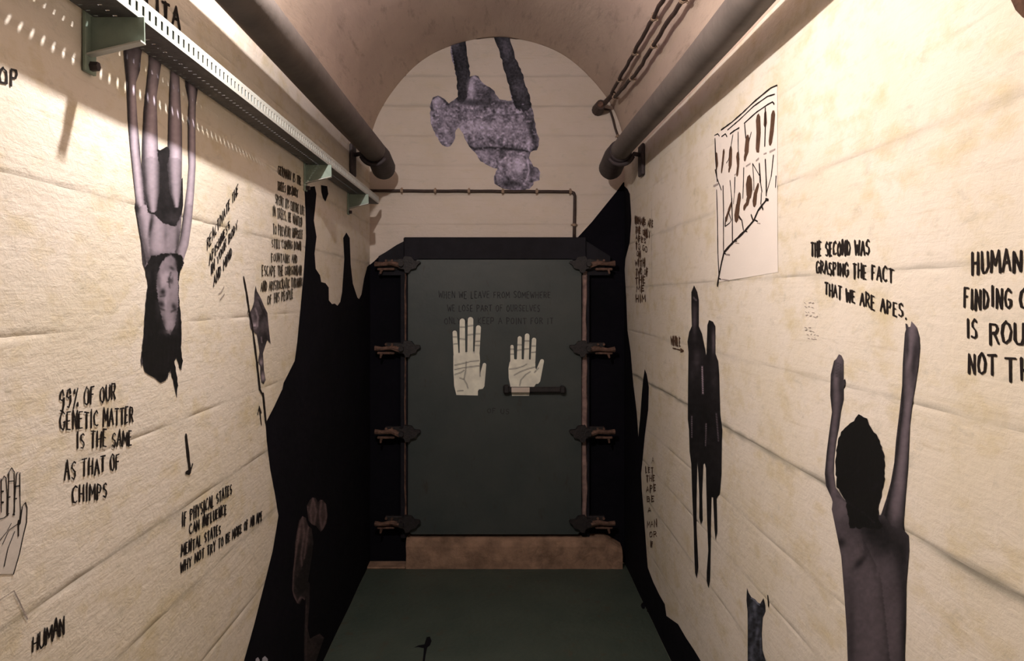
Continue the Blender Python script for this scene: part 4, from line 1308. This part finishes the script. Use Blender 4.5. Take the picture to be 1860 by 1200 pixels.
# hand drawing at the left edge
sheet = [(-40, 850), (-20, 860), (-12, 872), (0, 868), (8, 862), (12, 868), (13, 858), (17, 850), (22, 850), (25, 862), (31, 856), (36, 862), (36, 930), (39, 920), (43, 912), (46, 914), (48, 930), (47, 950), (40, 975), (33, 1010), (22, 1042), (-45, 1042)]
hs = wall_print(SL, [sheet], lambda T: (T.g.__setitem__(slice(None), .88), T.noise(.03, 10, 3)), 'hand_drawing', 'pencil drawing of a raised open hand at the left edge', 'drawing', step=6, ref='bright', tint=(.96, .91, .84), off=.0009)
st = Strokes(SL, .0015)
for p, w in [([(2, 872), (5, 864), (9, 868), (11, 900), (10, 936)], 1.6), ([(12, 936), (13, 900), (14, 858), (19, 849), (24, 857), (24, 930)], 1.6), ([(23, 932), (25, 900), (28, 860), (31, 857)], 1.6), ([(34, 858), (34, 900), (35, 930), (33, 952)], 1.6),
             ([(34, 950), (38, 920), (44, 912), (47, 922), (46, 948), (40, 972), (33, 1005), (22, 1042)], 1.8), ([(-8, 944), (5, 940), (14, 932)], 1.6), ([(2, 988), (14, 962), (30, 951)], 1.6), ([(5, 1028), (12, 995), (24, 965)], 1.8), ([(31, 945), (31, 973)], 2.4),
             ([(13, 874), (24, 873)], 1.6), ([(12, 903), (16, 902)], 2.4), ([(25, 883), (33, 882)], 2.2), ([(23, 906), (28, 905)], 3), ([(0, 892), (4, 892)], 3), ([(0, 912), (4, 912)], 3), ([(21, 934), (24, 934)], 3), ([(0, 870), (0, 930)], 1.6), ([(-6, 985), (10, 965), (18, 950)], 1.4)]:
    st.line_px(p, w)
st.build('pencil_lines', 'ink', hs)

# pricked-eared creature, bottom right
crt = [(1358, 1067), (1361, 1076), (1366, 1084), (1373, 1088), (1378, 1094), (1382, 1096), (1388, 1086), (1391, 1099), (1391, 1110), (1386, 1121), (1384, 1150), (1385, 1180), (1392, 1204), (1398, 1230), (1358, 1250), (1359, 1150), (1359, 1110), (1357, 1090)]


def tone_crt(T):
    T.g[:] = .12
    T.blob(1372, 1105, 4, 12, .40, .7); T.blob(1364, 1130, 4, 20, .32, .5); T.blob(1376, 1150, 3, 20, .42, .6, .2); T.blob(1366, 1185, 5, 22, .34, .6); T.blob(1382, 1170, 2, 20, .4, .6); T.stroke([(1367, 1086), (1374, 1091), (1380, 1098)], 1.2, .5, .8)
    T.noise(.12, 5, 11)


cr = wall_print(SR, [crt], tone_crt, 'cutout_print', 'small dark cutout of a creature with pricked ears low on the right wall', 'wall print', step=1.8, ref='right', tint=(.96, .94, 1.0))
st = Strokes(SR, .0015); st.line_px([(1396, 1082), (1397, 1100)], 2); st.build('ink_tick', 'ink', wr)

# blossom print on the black paint, left
bl1 = [(557, 918), (562, 908), (567, 903), (573, 904), (577, 912), (581, 907), (586, 908), (592, 916), (594, 935), (592, 950), (587, 960), (582, 966), (574, 955), (566, 952), (560, 945)]
bl2 = [(539, 962), (543, 945), (549, 937), (555, 940), (560, 955), (566, 960), (569, 985), (566, 1010), (562, 1035), (558, 1060), (554, 1085), (553, 1090), (548, 1086), (544, 1097), (539, 1095), (533, 1083), (530, 1070), (531, 1040), (534, 1010), (535, 985)]
stem = [(556, 1050), (562, 1060), (561, 1100), (558, 1140), (562, 1160), (568, 1156), (580, 1150), (588, 1158), (580, 1180), (572, 1205), (552, 1215), (552, 1150), (554, 1100)]


def tone_blossom(T):
    T.g[:] = .13
    for p in ([(568, 905), (563, 930), (566, 950)], [(568, 905), (574, 930), (570, 952)], [(583, 908), (580, 935), (584, 962)], [(590, 915), (592, 940), (586, 958)], [(558, 920), (557, 940)]):
        T.stroke(p, 2.0, .40, .8)
    T.blob(568, 928, 7, 18, .36, .55); T.blob(586, 930, 5, 18, .34, .5)
    for p in ([(549, 938), (541, 965), (537, 1000), (532, 1040), (531, 1075), (539, 1094)], [(549, 938), (552, 970), (546, 1010), (548, 1030)], [(560, 955), (556, 985), (552, 1015)], [(539, 1094), (546, 1084), (553, 1088)], [(544, 960), (541, 985)]):
        T.stroke(p, 1.8, .36, .8)
    T.blob(549, 960, 7, 24, .32, .5); T.blob(556, 975, 5, 14, .3, .5)
    T.poly([(560, 990), (572, 990), (566, 1060), (545, 1080), (535, 1060), (548, 1030)], .085)
    T.stroke([(556, 1100), (555, 1160), (556, 1210)], 1.5, .24, .7); T.stroke([(562, 1160), (575, 1152), (586, 1158)], 2, .22, .7); T.blob(566, 1175, 8, 16, .20, .7)
    T.noise(.06, 4, 31); T.noise(.04, 2, 33)


wall_print(SL, [bl1, bl2, stem], tone_blossom, 'cutout_print', 'faint brown cutout of a drooping blossom on the black painted area', 'wall print', step=2.0, ref='right', tint=(1.0, .78, .74), off=.0013)
wall_print(SL, [[(462, 1204), (463, 1196), (467, 1193), (470, 1198), (470, 1210)], [(474, 1210), (475, 1195), (480, 1191), (485, 1196), (486, 1212)], [(460, 1206), (490, 1206), (492, 1240), (458, 1240)]],
           lambda T: (T.g.__setitem__(slice(None), .55), T.noise(.06, 4, 2)), 'cutout_print', 'pale fingertips of a cutout at the bottom of the black painted area', 'wall print', step=2.5, ref='right', tint=(1, .95, .95), off=.0014)

# faint vertical plaster seams
for surf, par, px_, ya, yb_ in ((SR, wr, 1183, 372, 520),):
    st = Strokes(surf, .0012)
    st.line_px([(px_, y) for y in range(ya, yb_, 20)], 1.6)
    st.build('plaster_seam', 'wall', par)
